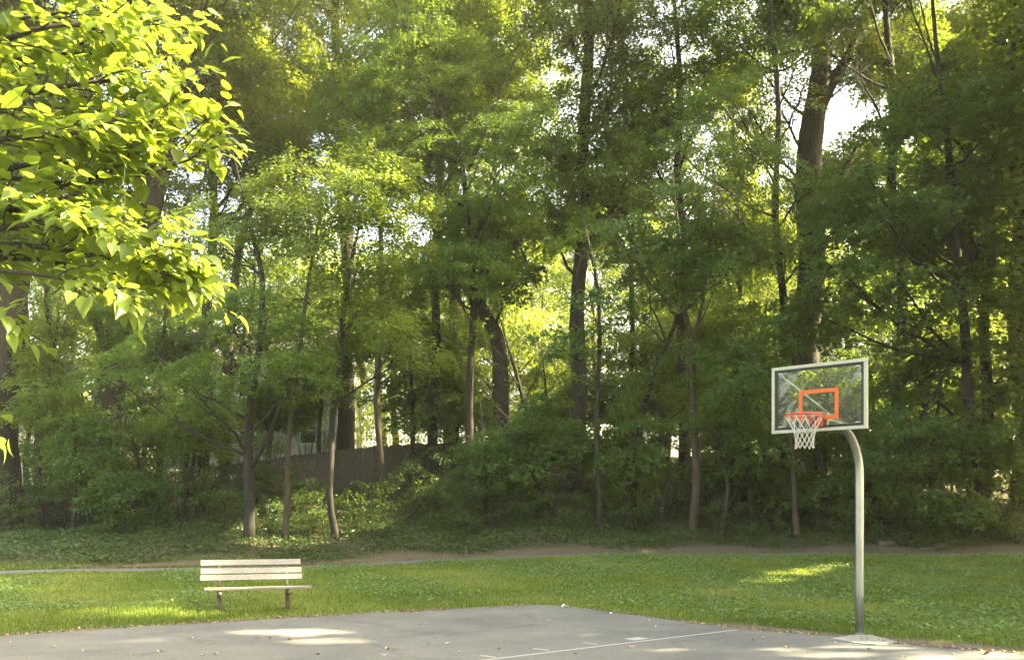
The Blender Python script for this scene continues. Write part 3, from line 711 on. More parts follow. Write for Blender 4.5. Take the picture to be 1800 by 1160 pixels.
T('locust_tree', 'dark multi-branched tree on the bank behind the left half of the bench, fine feathery leaves', 'tree', 'locust',
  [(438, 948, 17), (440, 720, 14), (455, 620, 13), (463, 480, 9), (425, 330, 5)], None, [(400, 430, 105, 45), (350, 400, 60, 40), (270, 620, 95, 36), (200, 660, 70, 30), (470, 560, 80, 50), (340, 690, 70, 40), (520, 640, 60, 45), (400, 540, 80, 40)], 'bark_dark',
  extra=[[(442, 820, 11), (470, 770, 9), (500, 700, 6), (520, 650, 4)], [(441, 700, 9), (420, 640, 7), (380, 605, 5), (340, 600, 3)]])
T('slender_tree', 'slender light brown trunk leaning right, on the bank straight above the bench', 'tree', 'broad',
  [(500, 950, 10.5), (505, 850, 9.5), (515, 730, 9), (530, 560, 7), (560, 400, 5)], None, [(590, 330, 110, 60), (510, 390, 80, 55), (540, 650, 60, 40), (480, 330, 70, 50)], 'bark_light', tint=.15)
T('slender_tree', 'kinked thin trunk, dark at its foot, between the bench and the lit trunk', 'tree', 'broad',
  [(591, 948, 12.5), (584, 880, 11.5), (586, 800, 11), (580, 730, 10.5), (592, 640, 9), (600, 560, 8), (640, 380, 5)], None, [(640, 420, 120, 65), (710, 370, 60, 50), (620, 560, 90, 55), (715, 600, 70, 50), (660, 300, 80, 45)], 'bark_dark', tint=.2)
T('hickory_tree', 'thick double-width trunk just behind the board fence, left of the lit trunk', 'tree', 'broad',
  [(605, 800, 32), (606, 690, 30), (612, 500, 25), (600, 250, 19), (590, -20, 12)], 50, [(600, 60, 110, 90), (560, 190, 100, 80), (650, 280, 80, 60), (520, -20, 100, 70), (640, 160, 80, 60)], 'bark_dark')
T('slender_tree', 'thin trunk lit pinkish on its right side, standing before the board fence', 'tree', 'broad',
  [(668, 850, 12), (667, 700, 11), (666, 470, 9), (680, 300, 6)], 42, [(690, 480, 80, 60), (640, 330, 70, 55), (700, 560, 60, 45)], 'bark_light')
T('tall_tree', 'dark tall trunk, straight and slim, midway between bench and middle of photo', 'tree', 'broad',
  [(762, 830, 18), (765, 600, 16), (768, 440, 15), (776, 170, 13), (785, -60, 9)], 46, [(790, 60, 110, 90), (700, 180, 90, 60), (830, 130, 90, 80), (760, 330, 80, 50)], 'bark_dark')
T('hickory_tree', 'wide greyish trunk dimly seen behind the fence, right of the dark tall trunk', 'tree', 'broad',
  [(790, 790, 28), (792, 690, 26), (800, 480, 22), (790, 200, 16), (780, -50, 12)], 56, [(840, 330, 100, 80), (900, 40, 120, 80), (680, -20, 110, 70), (930, 150, 80, 60)])
T('locust_tree', 'tall feathery tree with a thin trunk and wide forked limbs, left of centre', 'tree', 'locust',
  [(820, 908, 15), (829, 700, 13), (830, 590, 11), (825, 430, 10), (820, 300, 9), (780, 215, 7), (730, 90, 4)], None,
  [(640, 95, 110, 50), (700, 40, 90, 45), (740, 140, 100, 40), (860, 240, 80, 40), (900, 300, 70, 40), (880, 400, 90, 45), (780, 330, 70, 40), (660, 240, 90, 36), (820, 110, 70, 50), (930, 200, 70, 40), (830, 470, 80, 40), (600, 180, 60, 36)],
  extra=[[(822, 300, 8), (850, 235, 6), (885, 150, 4)], [(826, 440, 8), (850, 380, 6), (860, 330, 4)]])
T('leaning_tree', 'stout trunk bending sharply to the left at mid height, left of the straight centre trunk', 'tree', 'maple',
  [(888, 800, 32), (881, 680, 27), (872, 590, 25), (835, 520, 20), (790, 460, 16), (735, 330, 11)], 45, [(750, 250, 90, 60), (820, 420, 80, 50), (700, 330, 70, 50), (880, 480, 80, 50)])
T('tulip_tree', 'tall straight trunk rising at the centre of the wood, right of the bent tree', 'tree', 'broad',
  [(1014, 845, 30), (1016, 600, 26), (1020, 460, 24), (1030, 180, 20), (1035, -30, 16), (1040, -200, 10)], 45, [(1000, 60, 120, 90), (1070, 180, 100, 80), (960, 230, 90, 70), (1090, -30, 120, 80), (960, -50, 110, 70), (970, 360, 80, 50), (1060, 330, 60, 40), (1110, 300, 70, 50), (1010, 270, 60, 40), (1100, 90, 80, 60, 2.5), (1060, 40, 80, 60, 3.0), (1130, 160, 70, 50, 2.0)])
T('slender_tree', 'thin whip-like trunk close to the right of the straight centre trunk', 'tree', 'maple',
  [(1053, 890, 10), (1052, 700, 8), (1050, 500, 7), (1035, 420, 4)], 38, [(1030, 440, 80, 40), (1080, 400, 70, 36), (985, 600, 60, 36), (1040, 540, 50, 30)])
T('slanting_tree', 'thin dark trunk slanting to the right across the bright gap right of centre', 'tree', 'maple',
  [(1113, 865, 12), (1135, 700, 10), (1160, 620, 9), (1187, 565, 8), (1230, 450, 5)], 39, [(1250, 430, 80, 40), (1180, 500, 70, 36), (1120, 450, 80, 36)], 'bark_dark')
T('tall_tree', 'tall dark trunk behind the forked tree, right of centre', 'tree', 'broad',
  [(1200, 830, 19), (1200, 520, 16), (1195, 300, 13), (1190, 50, 8)], 47, [(1180, 80, 110, 80), (1230, 200, 90, 60), (1120, 230, 80, 60), (1180, 330, 80, 40), (1240, 0, 90, 70)], 'bark_dark')
T('locust_tree', 'light brown slim trunk forking in a V, layered feathery sprays, between centre and the hoop', 'tree', 'locust',
  [(1217, 934, 14), (1221, 700, 12), (1222, 600, 11), (1200, 545, 8), (1190, 400, 5)], None,
  [(1150, 420, 105, 40), (1080, 410, 60, 30), (1100, 530, 75, 30), (1260, 500, 85, 36), (1300, 400, 80, 40), (1180, 600, 75, 30), (1230, 340, 100, 40), (1330, 290, 90, 44), (1260, 270, 80, 40), (1180, 480, 70, 30)], 'bark_light',
  extra=[[(1222, 600, 8), (1236, 520, 7), (1250, 400, 5)]])
T('young_tree', 'pale thin young trunk leaning left under the hoop net', 'tree', 'maple',
  [(1403, 948, 11), (1396, 850, 10), (1384, 775, 8), (1350, 650, 5)], None, [(1340, 610, 70, 45), (1420, 560, 60, 36), (1300, 690, 60, 40)], 'bark_light')
T('locust_tree', 'slim dark trunk directly above the left edge of the backboard, feathery crown', 'tree', 'locust',
  [(1380, 870, 15), (1374, 600, 13), (1368, 360, 11), (1362, 100, 9), (1358, -20, 7)], 42, [(1330, 250, 90, 45), (1260, 330, 90, 45), (1420, 140, 80, 45), (1380, 450, 70, 45), (1290, 180, 90, 45), (1400, 340, 80, 40), (1180, 250, 80, 36)], 'bark_dark')
T('tulip_tree', 'largest trunk on the right, wide and pale, behind the backboard, forking near the top', 'tree', 'broad',
  [(1425, 840, 54), (1420, 600, 48), (1424, 350, 44), (1428, 220, 42), (1440, 120, 34), (1455, -40, 26)], 46, [(1420, 40, 110, 70), (1330, 110, 80, 60), (1540, 50, 110, 70), (1480, -50, 130, 70), (1350, -40, 60, 50)],
  extra=[[(1430, 215, 26), (1460, 150, 20), (1500, 80, 13), (1540, -20, 8)], [(1436, 420, 16), (1475, 320, 13), (1500, 270, 9)]])
T('tall_tree', 'dark slim trunk between the pale big trunk and the right edge, above the backboard corner', 'tree', 'maple',
  [(1590, 850, 20), (1580, 480, 17), (1570, 260, 15), (1560, 40, 10)], 44, [(1580, 210, 100, 60), (1640, 100, 90, 70), (1510, 130, 60, 50), (1520, 370, 80, 45), (1600, -30, 100, 60)], 'bark_dark')
T('maple_tree', 'gently curving brown trunk on the right with broad shelves of leaves', 'tree', 'maple',
  [(1722, 905, 19), (1702, 640, 17), (1682, 450, 14), (1664, 250, 11), (1650, 80, 7)], 38,
  [(1560, 390, 115, 50), (1680, 300, 90, 50), (1600, 520, 105, 45), (1740, 210, 80, 60), (1480, 480, 80, 40), (1660, 600, 90, 40), (1520, 300, 70, 40), (1450, 560, 60, 36), (1740, 400, 70, 45)])
T('oak_tree', 'thick trunk cut by the right edge of the photo', 'tree', 'broad',
  [(1806, 880, 44), (1797, 500, 38), (1788, 250, 34), (1782, 0, 30), (1780, -200, 20)], 42, [(1740, 50, 100, 70), (1800, 200, 70, 80), (1760, 430, 80, 60), (1810, 560, 70, 60), (1700, -50, 110, 60), (1860, 60, 80, 80), (1610, 60, 80, 60), (1560, 120, 60, 40)], flare=1.2)
T('hickory_tree', 'blurred grey trunk far back on the right, left of the edge trunk', 'tree', 'broad',
  [(1712, 800, 26), (1705, 450, 24), (1700, 280, 22), (1720, 60, 14)], 54, [(1690, 60, 100, 70), (1740, 140, 80, 60), (1650, 180, 70, 50), (1590, 100, 80, 60), (1640, 20, 90, 60)])
T('young_maple', 'low young maple with big pale leaves, right of the backboard', 'tree', 'big',
  [(1565, 930, 8), (1585, 780, 7), (1640, 690, 5)], None, [(1660, 690, 105, 30), (1755, 690, 70, 32), (1690, 740, 90, 26), (1600, 720, 50, 24)], 'bark_dark', dens=1.5)
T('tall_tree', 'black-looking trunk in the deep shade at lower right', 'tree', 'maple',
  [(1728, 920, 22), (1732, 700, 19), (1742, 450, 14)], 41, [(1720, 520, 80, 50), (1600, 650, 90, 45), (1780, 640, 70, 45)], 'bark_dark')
T('young_maple', 'bushy young maple in the shade at the centre, left of the straight trunk', 'tree', 'maple',
  [(947, 905, 9), (932, 760, 8), (900, 640, 6)], None, [(880, 600, 90, 40), (960, 620, 60, 36), (920, 740, 80, 45), (845, 690, 60, 45), (970, 780, 60, 45), (900, 820, 70, 40)], 'bark_dark')
T('young_maple', 'dark bushy young maple just left of the backboard', 'tree', 'maple',
  [(1322, 925, 9), (1315, 780, 8), (1300, 660, 6)], None, [(1300, 650, 70, 50), (1275, 750, 70, 45), (1340, 800, 70, 45), (1250, 830, 60, 40)], 'bark_dark')
T('young_maple', 'dark young maple filling the shade between the hoop pole and the right edge', 'tree', 'maple',
  [(1640, 925, 10), (1635, 800, 8), (1650, 720, 6)], 37.5, [(1590, 770, 90, 50), (1700, 790, 90, 50), (1560, 850, 80, 40), (1780, 820, 80, 60), (1660, 860, 80, 40), (1480, 840, 60, 50)], 'bark_dark')
T('young_tree', 'small twiggy tree right of the thick left edge trunk', 'tree', 'yellow',
  [(72, 840, 13), (78, 720, 10), (90, 620, 7)], 40, [(90, 620, 60, 50), (120, 560, 70, 40), (60, 700, 50, 40)])
T('young_tree', 'thin straight young trunk between the leaning big trunk and the slim pair', 'tree', 'locust',
  [(284, 830, 10), (283, 650, 8), (285, 540, 5)], 41, [(250, 560, 80, 40), (180, 600, 70, 36), (300, 500, 60, 36)], 'bark_dark')

UND = [(60, 700, 45, 'left of the small twiggy tree'), (150, 740, 44, 'left of the leaning big trunk'), (250, 720, 46, 'right of the leaning big trunk'), (320, 640, 45, 'left of the slim pair of trunks'), (470, 620, 49, 'before the pale house'), (560, 640, 48, 'before the double-width trunk'),
       (720, 620, 47, 'behind the lit trunk'), (800, 640, 49, 'left of the bent tree'), (960, 680, 49, 'left of the straight centre trunk'), (1080, 720, 47, 'right of the straight centre trunk'), (1160, 640, 50, 'by the slanting thin trunk'), (1260, 680, 44, 'right of the V-forked tree'),
       (1330, 740, 43, 'behind the young trunk under the net'), (1450, 700, 44, 'behind the backboard glass'), (1530, 640, 45, 'right of the backboard'), (1620, 700, 43, 'behind the pale-leaved young maple'), (1700, 740, 44, 'left of the black-looking trunk'), (1780, 700, 43, 'by the right edge trunk'), (1560, 520, 49, 'high above the backboard corner'), (1290, 560, 48, 'above and left of the hoop'),
       (130, 760, 38, 'before the fence, left of the leaning big trunk'), (235, 770, 38, 'before the fence, right of the leaning big trunk'), (330, 740, 38, 'before the fence, left of the dark branchy tree'), (850, 760, 39, 'at the foot of the bent tree'),
       (1100, 780, 38, 'at the foot of the slanting thin trunk'), (1165, 760, 38, 'left of the V-forked tree foot'), (1270, 790, 37, 'right of the V-forked tree foot'), (1440, 790, 38, 'in the shade behind the hoop pole'), (1520, 760, 38, 'in the shade right of the hoop pole'), (1010, 330, 50, 'high behind the straight centre trunk'), (1105, 320, 50, 'high right of the straight centre trunk'), (1490, 300, 52, 'high right of the pale big trunk')]
for i, (px, py, D, where) in enumerate(UND):
    wd = 55
    tree('understory_tree', 'bushy understory tree ' + where, 'tree', ('maple', 'broad', 'locust')[i % 3], [(px, 880, 9), (px + 8, py + 60, 7), (px, py, 5)], D,
         [(px + rng.uniform(-50, 50), py + rng.uniform(-60, 110), rng.uniform(50, 85), rng.uniform(30, 50), rng.uniform(-1.5, 1.5)) for k in range(6 if D > 41 else (4 if px < 400 else 3))], 'bark_dark', group='understory trees in the wood', dens=1.3 if D > 41 else .9)

# ------------------------------------------------------------------ shrubs along the foot of the bank
def shrub(label, px, py, rx, ry, D=None, tint=0., dens=1.0, big=False, group='shrubs along the foot of the bank', mat='shrub'):
    b = hit(px, py + ry * .9, 24) if D is None else None
    D = b[1] if D is None else D
    c = P(px, py, D); gz = float(ground_z(c[0], c[1])); ax = rx / F * D; az = max((c[2] - gz) * .9, .4); az = min(az, ry / F * D * 1.1 + .2)
    root = empty('shrub', (c[0], c[1], gz), label, 'shrub', group); O = tuple(root.location); Lv = Leaves(); mb = MB()
    n = max(8, int(math.pi * ax * az * 4.2 * dens))
    for k in range(n):
        v = rng.standard_normal(3); v = v / np.linalg.norm(v) * rng.uniform(.2, 1) ** .45
        q = c + v * np.array([ax, ax * .7, az]); q[2] = max(q[2], float(ground_z(q[0], q[1])) + .12)
        Lv.spray(q, q - c + rng.normal(0, .2, 3), .42, 95 if not big else 45, .5, .07, tint=tint, fans=5)
        if k % 3 == 0: mb.tube(bez((c[0] + rng.normal(0, .1), c[1] + rng.normal(0, .1), gz - .05), q, rng.normal(0, .12, 3), 5), np.linspace(.02, .005, 5), 5, cap=False)
    mb.build('stem', M['bark_dark'], root, smooth=True, origin=O)
    Lv.build('foliage', .095 if not big else .15, .55, M[mat], 'diamond' if not big else 'maple', root, O)
shrub('large dark shrub at far left, in front of the thick edge trunk', 110, 850, 80, 85)
shrub('dark rounded shrub left of the bench, under the leaning big trunk', 215, 870, 85, 75)
shrub('tall dark shrub between the leaning big trunk and the dark branchy tree', 320, 850, 70, 85)
shrub('deep green shrub hiding the foot of the dark branchy tree above the bench', 400, 885, 60, 55)
shrub('shrub with sunlit pale leaves between the two slender trunks above the bench', 550, 890, 50, 45, tint=.4)  # tint paints the sunlit shrubs' leaves paler, adding to the sun on them
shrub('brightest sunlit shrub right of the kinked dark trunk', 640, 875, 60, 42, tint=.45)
shrub('low leafy shrub between the dark branchy tree and the slender brown trunk', 472, 905, 40, 36, tint=.1)
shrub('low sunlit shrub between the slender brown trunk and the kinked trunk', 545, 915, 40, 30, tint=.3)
shrub('low shrub just right of the foot of the kinked trunk', 650, 915, 50, 30, tint=.2)
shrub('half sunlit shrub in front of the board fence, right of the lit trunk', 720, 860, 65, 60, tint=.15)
shrub('low dark shrub at the foot of the thin forked tree left of centre', 800, 895, 60, 45)
shrub('leafy bush with broad leaves below the bent tree', 870, 880, 60, 55, big=True)
shrub('low bush at the foot of the straight centre trunk', 985, 890, 65, 45)
shrub('dark low bush at the foot of the slanting thin trunk', 1110, 895, 65, 42)
shrub('broad dark bush left of the pale young trunk under the net', 1300, 905, 70, 42)
shrub('dark bush between the pale young trunk and the hoop pole', 1460, 905, 60, 45)
shrub('leafy bush just right of the hoop pole', 1590, 915, 65, 42, big=True)
shrub('bush with broad leaves at lower right behind the long log', 1690, 905, 65, 50, big=True)
shrub('shrub at the right edge of the photo behind the path', 1785, 905, 60, 55)

for i, (px, py, rx, ry, D, lab) in enumerate([(40, 870, 60, 40, 38.5, 'bush half hiding the left end of the board fence, beside the thick edge trunk'), (150, 800, 85, 80, 38.5, 'tall bush in front of the leaning big trunk, against the fence'), (255, 815, 75, 70, 39.5, 'bush against the fence right of the leaning big trunk'),
        (350, 790, 75, 85, 40, 'tall bush against the fence below the slim pair of trunks'), (445, 815, 65, 70, 40.5, 'bush against the fence behind the dark branchy tree'), (530, 850, 55, 45, 40, 'low bush against the fence between the two slender trunks'), (760, 830, 70, 60, 42, 'bush at the foot of the dark tall trunk, against the fence'),
        (850, 800, 70, 75, 43, 'tall bush covering the fence left of the bent tree'), (950, 810, 80, 70, 42, 'tall bush between the bent tree and the straight centre trunk'), (1080, 830, 70, 60, 42, 'bush behind the whip-like trunk at the centre'), (1180, 850, 75, 50, 42, 'bush behind the V-forked tree'), (1270, 820, 80, 75, 41, 'tall bush right of the V-forked tree'),
        (1370, 850, 70, 60, 41, 'bush behind the pale young trunk under the net'), (1470, 810, 80, 80, 41, 'tall bush in the shade left of the hoop pole'), (1560, 830, 80, 80, 41, 'tall bush in the shade right of the hoop pole'), (1660, 830, 85, 80, 40, 'tall bush in the deep shade left of the black-looking trunk'), (1770, 830, 85, 90, 40, 'tall bush in the shade at the right edge'),
        (540, 690, 45, 60, 51, 'tall bush before the right window of the pale house'), (480, 740, 60, 60, 52, 'bush before the wall of the pale house'), (330, 720, 60, 70, 52, 'bush at the left corner of the pale house'), (570, 720, 50, 60, 53, 'bush at the right corner of the pale house')]):
    shrub(lab, px, py, rx, ry, D, big=(i % 4 == 3), dens=1.1, group='bushes in the wood')

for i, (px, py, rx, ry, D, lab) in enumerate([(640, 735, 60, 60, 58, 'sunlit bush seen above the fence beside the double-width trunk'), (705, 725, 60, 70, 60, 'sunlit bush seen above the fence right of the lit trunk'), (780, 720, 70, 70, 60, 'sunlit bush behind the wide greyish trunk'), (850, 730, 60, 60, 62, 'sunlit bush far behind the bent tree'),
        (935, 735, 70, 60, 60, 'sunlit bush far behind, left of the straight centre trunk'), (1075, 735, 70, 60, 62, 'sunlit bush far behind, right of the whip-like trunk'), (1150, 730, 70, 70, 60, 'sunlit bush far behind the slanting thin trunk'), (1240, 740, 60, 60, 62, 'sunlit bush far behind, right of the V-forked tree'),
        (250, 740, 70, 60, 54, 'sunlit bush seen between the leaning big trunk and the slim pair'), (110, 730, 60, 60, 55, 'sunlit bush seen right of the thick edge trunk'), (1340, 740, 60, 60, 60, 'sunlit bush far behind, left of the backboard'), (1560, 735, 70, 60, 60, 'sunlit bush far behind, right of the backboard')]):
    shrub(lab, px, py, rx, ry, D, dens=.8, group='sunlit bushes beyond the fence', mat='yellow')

# ------------------------------------------------------------------ trees far behind in the sun
def far_tree(x, y, h, r, label, mat, tint, proto=None):
    gz = float(ground_z(x, y))
    if proto is not None:
        o = copy_tree(proto); o.location = (x, y, gz); o.rotation_euler = (0, 0, rng.random() * 6.28); s = h / proto['h']; o.scale = (r / proto['r'], r / proto['r'], s)
        o['label'] = label; return o
    root = empty('woodland_tree', (x, y, gz), label, 'tree', 'woodland trees far behind in the sun'); O = (x, y, gz)
    mb = MB(); n = 10; zz = np.linspace(-.3, h * .92, n); tp = np.stack([x + .2 * np.sin(zz * .5), y + .2 * np.cos(zz * .4), gz + zz], -1); tr = np.linspace(.26, .05, n)
    mb.tube(tp, tr, 9, jit=.05); Lv = Leaves()
    for k in range(26):
        f = rng.uniform(.22, 1); a = rng.random() * 6.28; prof = math.sin(math.pi * min(.12 + f * .86, 1)) ** .6
        rr_ = r * prof * rng.uniform(.5, 1); st = np.array([x, y, gz + h * max(f - .12, .1)]); e = np.array([x + rr_ * math.cos(a), y + rr_ * math.sin(a), gz + h * f * .97])
        mb.tube(bez(st, e, np.array([0, 0, -.2]), 5), np.linspace(.06, .012, 5), 5, cap=False)
        for j in range(7):
            q = e + rng.normal(0, 1, 3) * np.array([r * .22, r * .22, h * .055])
            Lv.spray(q, q - st, 1.0, 170, .55, .16, tint=tint)
    mb.build('trunk', M['bark'], root, smooth=True, origin=O)
    Lv.build('crown', .17, .62, M[mat], 'diamond', root, O, prune=False)
    root['h'] = h; root['r'] = r
    return root
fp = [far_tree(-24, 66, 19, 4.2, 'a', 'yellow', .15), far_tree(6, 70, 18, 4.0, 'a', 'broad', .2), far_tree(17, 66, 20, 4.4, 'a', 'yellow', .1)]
FT = [(-25, 52.5, 26, 4.2), (-1, 57, 26, 3.8), (13, 56, 26, 3.8), (27, 57, 27, 4.4), (-20, 74, 20, 5), (-4, 70, 17, 4.5), (10, 74, 19, 5), (19, 82, 22, 5), (2, 96, 26, 6), (-20, 98, 26, 6), (22, 98, 27, 6), (40, 90, 26, 6), (-42, 92, 26, 6), (14, 62, 13, 3.6), (26, 69, 17, 4.4), (33, 80, 22, 5), (-38, 58, 18, 4.5), (-31, 72, 22, 5), (-16, 76, 22, 5), (-8, 66, 15, 3.8), (-3, 78, 21, 5), (0.5, 62, 9, 3.2), (11, 60, 11, 3.4), (13, 80, 22, 5), (22, 74, 21, 5), (29, 64, 20, 4.6), (36, 72, 23, 5), (-26, 52, 10, 3.0), (20, 57, 10, 3.2),
      (3, 88, 18, 5), (-12, 90, 20, 5), (28, 88, 22, 5), (-34, 88, 22, 5.5), (8, 52, 7, 2.6), (25, 52, 9, 2.8), (46, 66, 22, 5), (-48, 70, 22, 5.5)]
for i, (x, y, h, r) in enumerate(FT): far_tree(x, y, h, r, 'a', None, 0, fp[i % 3])
for o in [o for o in COL.objects if o.name.startswith('woodland_tree')]:
    o['label'] = 'sunlit background tree glimpsed in yellow-green patches through the wood'
    o['group'] = 'woodland trees far behind in the sun'; del_ = [k for k in ('h', 'r') if k in o]
    for k in del_: del o[k]

# ------------------------------------------------------------------ tall trees beside the court, beyond the right of the frame, that shade it
def shade_tree(x, y, h, r, proto=None, rot=0.):
    if proto is not None:
        Lc = proto
    gz = 0.0
    root = empty('shade_tree', (x, y, gz), 'tall broad tree beside the court, out of frame to the right, shading it', 'tree', 'tall shade trees beside the court'); O = (x, y, gz)
    mb = MB(); zz = np.linspace(-.3, h * .9, 12); mb.tube(np.stack([x + 0 * zz, y + 0 * zz, zz], -1), np.linspace(.42, .06, 12), 12, jit=.05)
    C = []; n = 52000
    f = rng.random(n) ** .85; z = h * (.14 + .86 * f); prof = np.sin(np.pi * np.clip(.16 + f * .80, 0, 1)) ** .5
    a = rng.random(n) * 6.28; rho = r * prof * np.sqrt(rng.random(n)) * (1 + .16 * np.sin(5 * a + z)) 
    C = np.stack([x + rho * np.cos(a), y + rho * np.sin(a), z + rng.normal(0, .2, n)], -1)
    for k in range(24):
        ff = rng.uniform(.15, .9); aa = rng.random() * 6.28; e = np.array([x + r * .75 * math.cos(aa), y + r * .75 * math.sin(aa), h * (ff + .1)])
        mb.tube(bez((x, y, h * ff), e, np.array([0, 0, -.3]), 5), np.linspace(.1, .02, 5), 6, cap=False)
    mb.build('trunk', M['bark'], root, smooth=True, origin=O)
    kp = unlit(C); C = C[kp]; n = len(C)
    A = rng.standard_normal((n, 3)) * np.array([1, 1, .4]); N = np.array([0, 0, 1.]) + rng.normal(0, .7, (n, 3))
    leaves_mesh('crown', C, A, N, .30, .7, .5 + rng.normal(0, .2, n), M['broad'], 'diamond', root, O)
for a in [(24, 37, 40, 6.5), (18.5, 13.5, 30, 7.2), (21.5, 22.5, 32, 7.2), (25.5, 31, 32, 6.8), (31, 17, 33, 7.0), (33, 26, 33, 7.0), (34, 38, 33, 7.0)]: shade_tree(*a)

# ------------------------------------------------------------------ the near tree at the left with big heart-shaped leaves
nb = np.array([-7.6, 9.6, 0.0])
near = empty('catalpa_tree', nb, 'bright yellow-green foreground tree with big heart-shaped leaves reaching in from the left', 'tree')
NO = tuple(nb); mb = MB()
tp = np.array([nb + np.array([0, 0, -.2]), nb + np.array([.02, 0, 1.2]), nb + np.array([.1, .05, 2.6]), nb + np.array([.12, .1, 4.2]), nb + np.array([.05, .1, 6.5]), nb + np.array([-.1, .2, 9])])
tq = np.linspace(0, 5, 22); TPn = np.stack([np.interp(tq, range(6), tp[:, i]) for i in range(3)], -1); mb.tube(TPn, np.interp(tq, range(6), [.26, .21, .19, .16, .11, .04]), 16, jit=.04)
Lc, La, Ln, Lr = [], [], [], []
def near_branch(p0, way, r0, nl, spread, seed_tw=7, r1=.005):
    nl = int(nl * .68); seed_tw += 5; spread *= 1.45
    pts = [np.array(p0)] + [P(a, b, d) for a, b, d in way]; pts = np.array(pts); k = 16; q = np.linspace(0, len(pts) - 1, k)
    c = np.stack([np.interp(q, range(len(pts)), pts[:, i]) for i in range(3)], -1); c[1:-1] = .5 * c[1:-1] + .25 * (c[:-2] + c[2:]); c[1:-1] = .5 * c[1:-1] + .25 * (c[:-2] + c[2:])
    mb.tube(c, np.linspace(r0, r1, k), 8, cap=False)
    for j in range(seed_tw):
        i = int(rng.integers(4, k - 1)); d = norm(c[min(i + 1, k - 1)] - c[i - 1]); sd = norm(np.cross(d, up)) * rng.choice([-1, 1])
        L = spread * rng.uniform(.6, 1.3); e = c[i] + (d * rng.uniform(.4, 1) + sd * rng.uniform(.2, .9) + up * rng.uniform(-.35, .35)) * L
        tw = bez(c[i], e, rng.normal(0, .06, 3) + up * .06, 6); mb.tube(tw, np.linspace(.010, .004, 6), 5, cap=False); leaf_on(tw, int(nl * rng.uniform(.7, 1.3)), .2)
    leaf_on(c[6:], nl, .3); leaf_on(c[-3:], max(4, nl // 3), .15)
def leaf_on(tw, n, off):
    t = rng.uniform(.15, 1.02, n) * (len(tw) - 1); i = np.clip(t.astype(int), 0, len(tw) - 2); fr_ = (t - i)[:, None]
    c = tw[i] * (1 - fr_) + tw[i + 1] * fr_; d = norm(tw[i + 1] - tw[i]); sd = norm(np.cross(d, np.broadcast_to(up, d.shape))) * rng.choice([-1, 1], n)[:, None]
    pet = sd * rng.uniform(.03, off, n)[:, None] + d * rng.uniform(-.05, .12, n)[:, None] + up * rng.normal(-.01, .05, n)[:, None]
    Lc.append(c + pet); La.append(norm(pet) * .8 + d * .35 + np.array([0, 0, -1]) * rng.uniform(-.05, .5, n)[:, None] + rng.normal(0, .2, (n, 3)))
    Ln.append(np.array([.10, -.15, 1.]) + rng.normal(0, .33, (n, 3))); Lr.append(np.clip(.5 + rng.normal(0, .22, n), 0, 1))
tz = lambda z: TPn[int(np.argmin(np.abs(TPn[:, 2] - z)))]
near_branch(tz(3.2), [(-150, 420, 9.4), (20, 355, 9.1), (150, 365, 9.0), (195, 420, 8.9)], .05, 26, .55, 9)
near_branch(tz(3.4), [(-100, 380, 9.3), (100, 362, 9.1), (200, 305, 9.2), (262, 228, 9.4)], .045, 28, .5, 9)
near_branch(tz(3.6), [(-100, 350, 9.8), (120, 330, 9.9), (230, 290, 10), (330, 250, 10.1)], .04, 26, .5, 8)
near_branch(tz(3.2), [(-50, 420, 9.2), (130, 440, 9.1), (260, 470, 9.1), (350, 505, 9.2)], .04, 24, .42, 8)
near_branch(tz(3.3), [(-50, 400, 9.0), (130, 390, 8.9), (230, 420, 8.9), (330, 440, 8.9)], .04, 24, .42, 8)
near_branch(tz(3.0), [(-80, 470, 8.8), (60, 480, 8.7), (160, 500, 8.7), (225, 540, 8.7)], .03, 18, .35, 5)
near_branch(tz(3.0), [(-80, 500, 8.6), (-10, 530, 8.5), (30, 570, 8.5)], .02, 9, .25, 2)
near_branch(tz(2.4), [(-80, 690, 8.6), (-30, 730, 8.5), (0, 765, 8.5)], .015, 3, .12, -3)
near_branch(tz(4.2), [(-60, 300, 9.6), (150, 330, 9.7), (290, 300, 9.9), (365, 265, 10)], .035, 18, .4, 6)
near_branch(tz(3.1), [(-50, 440, 9.4), (160, 470, 9.4), (280, 500, 9.4), (378, 490, 9.4)], .03, 18, .3, 6)
near_branch(tz(5.5), [(-100, 60, 9.8), (100, 20, 9.9), (220, 20, 10), (310, 60, 10.2)], .035, 20, .45, 7)
near_branch(tz(4.6), [(-120, 200, 9.3), (60, 160, 9.1), (180, 140, 9.2), (290, 150, 9.4)], .05, 30, .55, 9)
near_branch(tz(5.0), [(-120, 120, 9.2), (30, 60, 9.0), (120, 40, 9.1), (200, 60, 9.3)], .05, 32, .6, 10)
near_branch(tz(4.4), [(-100, 260, 8.9), (30, 240, 8.8), (130, 240, 8.8), (230, 200, 8.9)], .045, 30, .55, 9)
near_branch(tz(5.8), [(-120, 0, 9.3), (0, -60, 9.2), (90, -60, 9.2), (150, -20, 9.2)], .05, 30, .6, 9)
near_branch(tz(4.0), [(-120, 320, 9.6), (60, 290, 9.7), (180, 250, 9.8), (300, 200, 10)], .045, 28, .5, 9)
near_branch(tz(5.2), [(-100, 130, 10), (60, 100, 10.1), (150, 90, 10.2), (220, 110, 10.4)], .045, 28, .5, 9)
near_branch(tz(3.0), [(-90, 430, 9.8), (60, 450, 9.9), (180, 440, 10), (270, 400, 10.1)], .045, 24, .5, 8)
mb.build('trunk', M['bark'], near, smooth=True, origin=NO)
C, A, N, r_ = np.vstack(Lc), np.vstack(La), np.vstack(Ln), np.concatenate(Lr)
leaves_mesh('crown', C, A, N, .128, .84, r_, M['near'], 'heart', near, NO, .5)
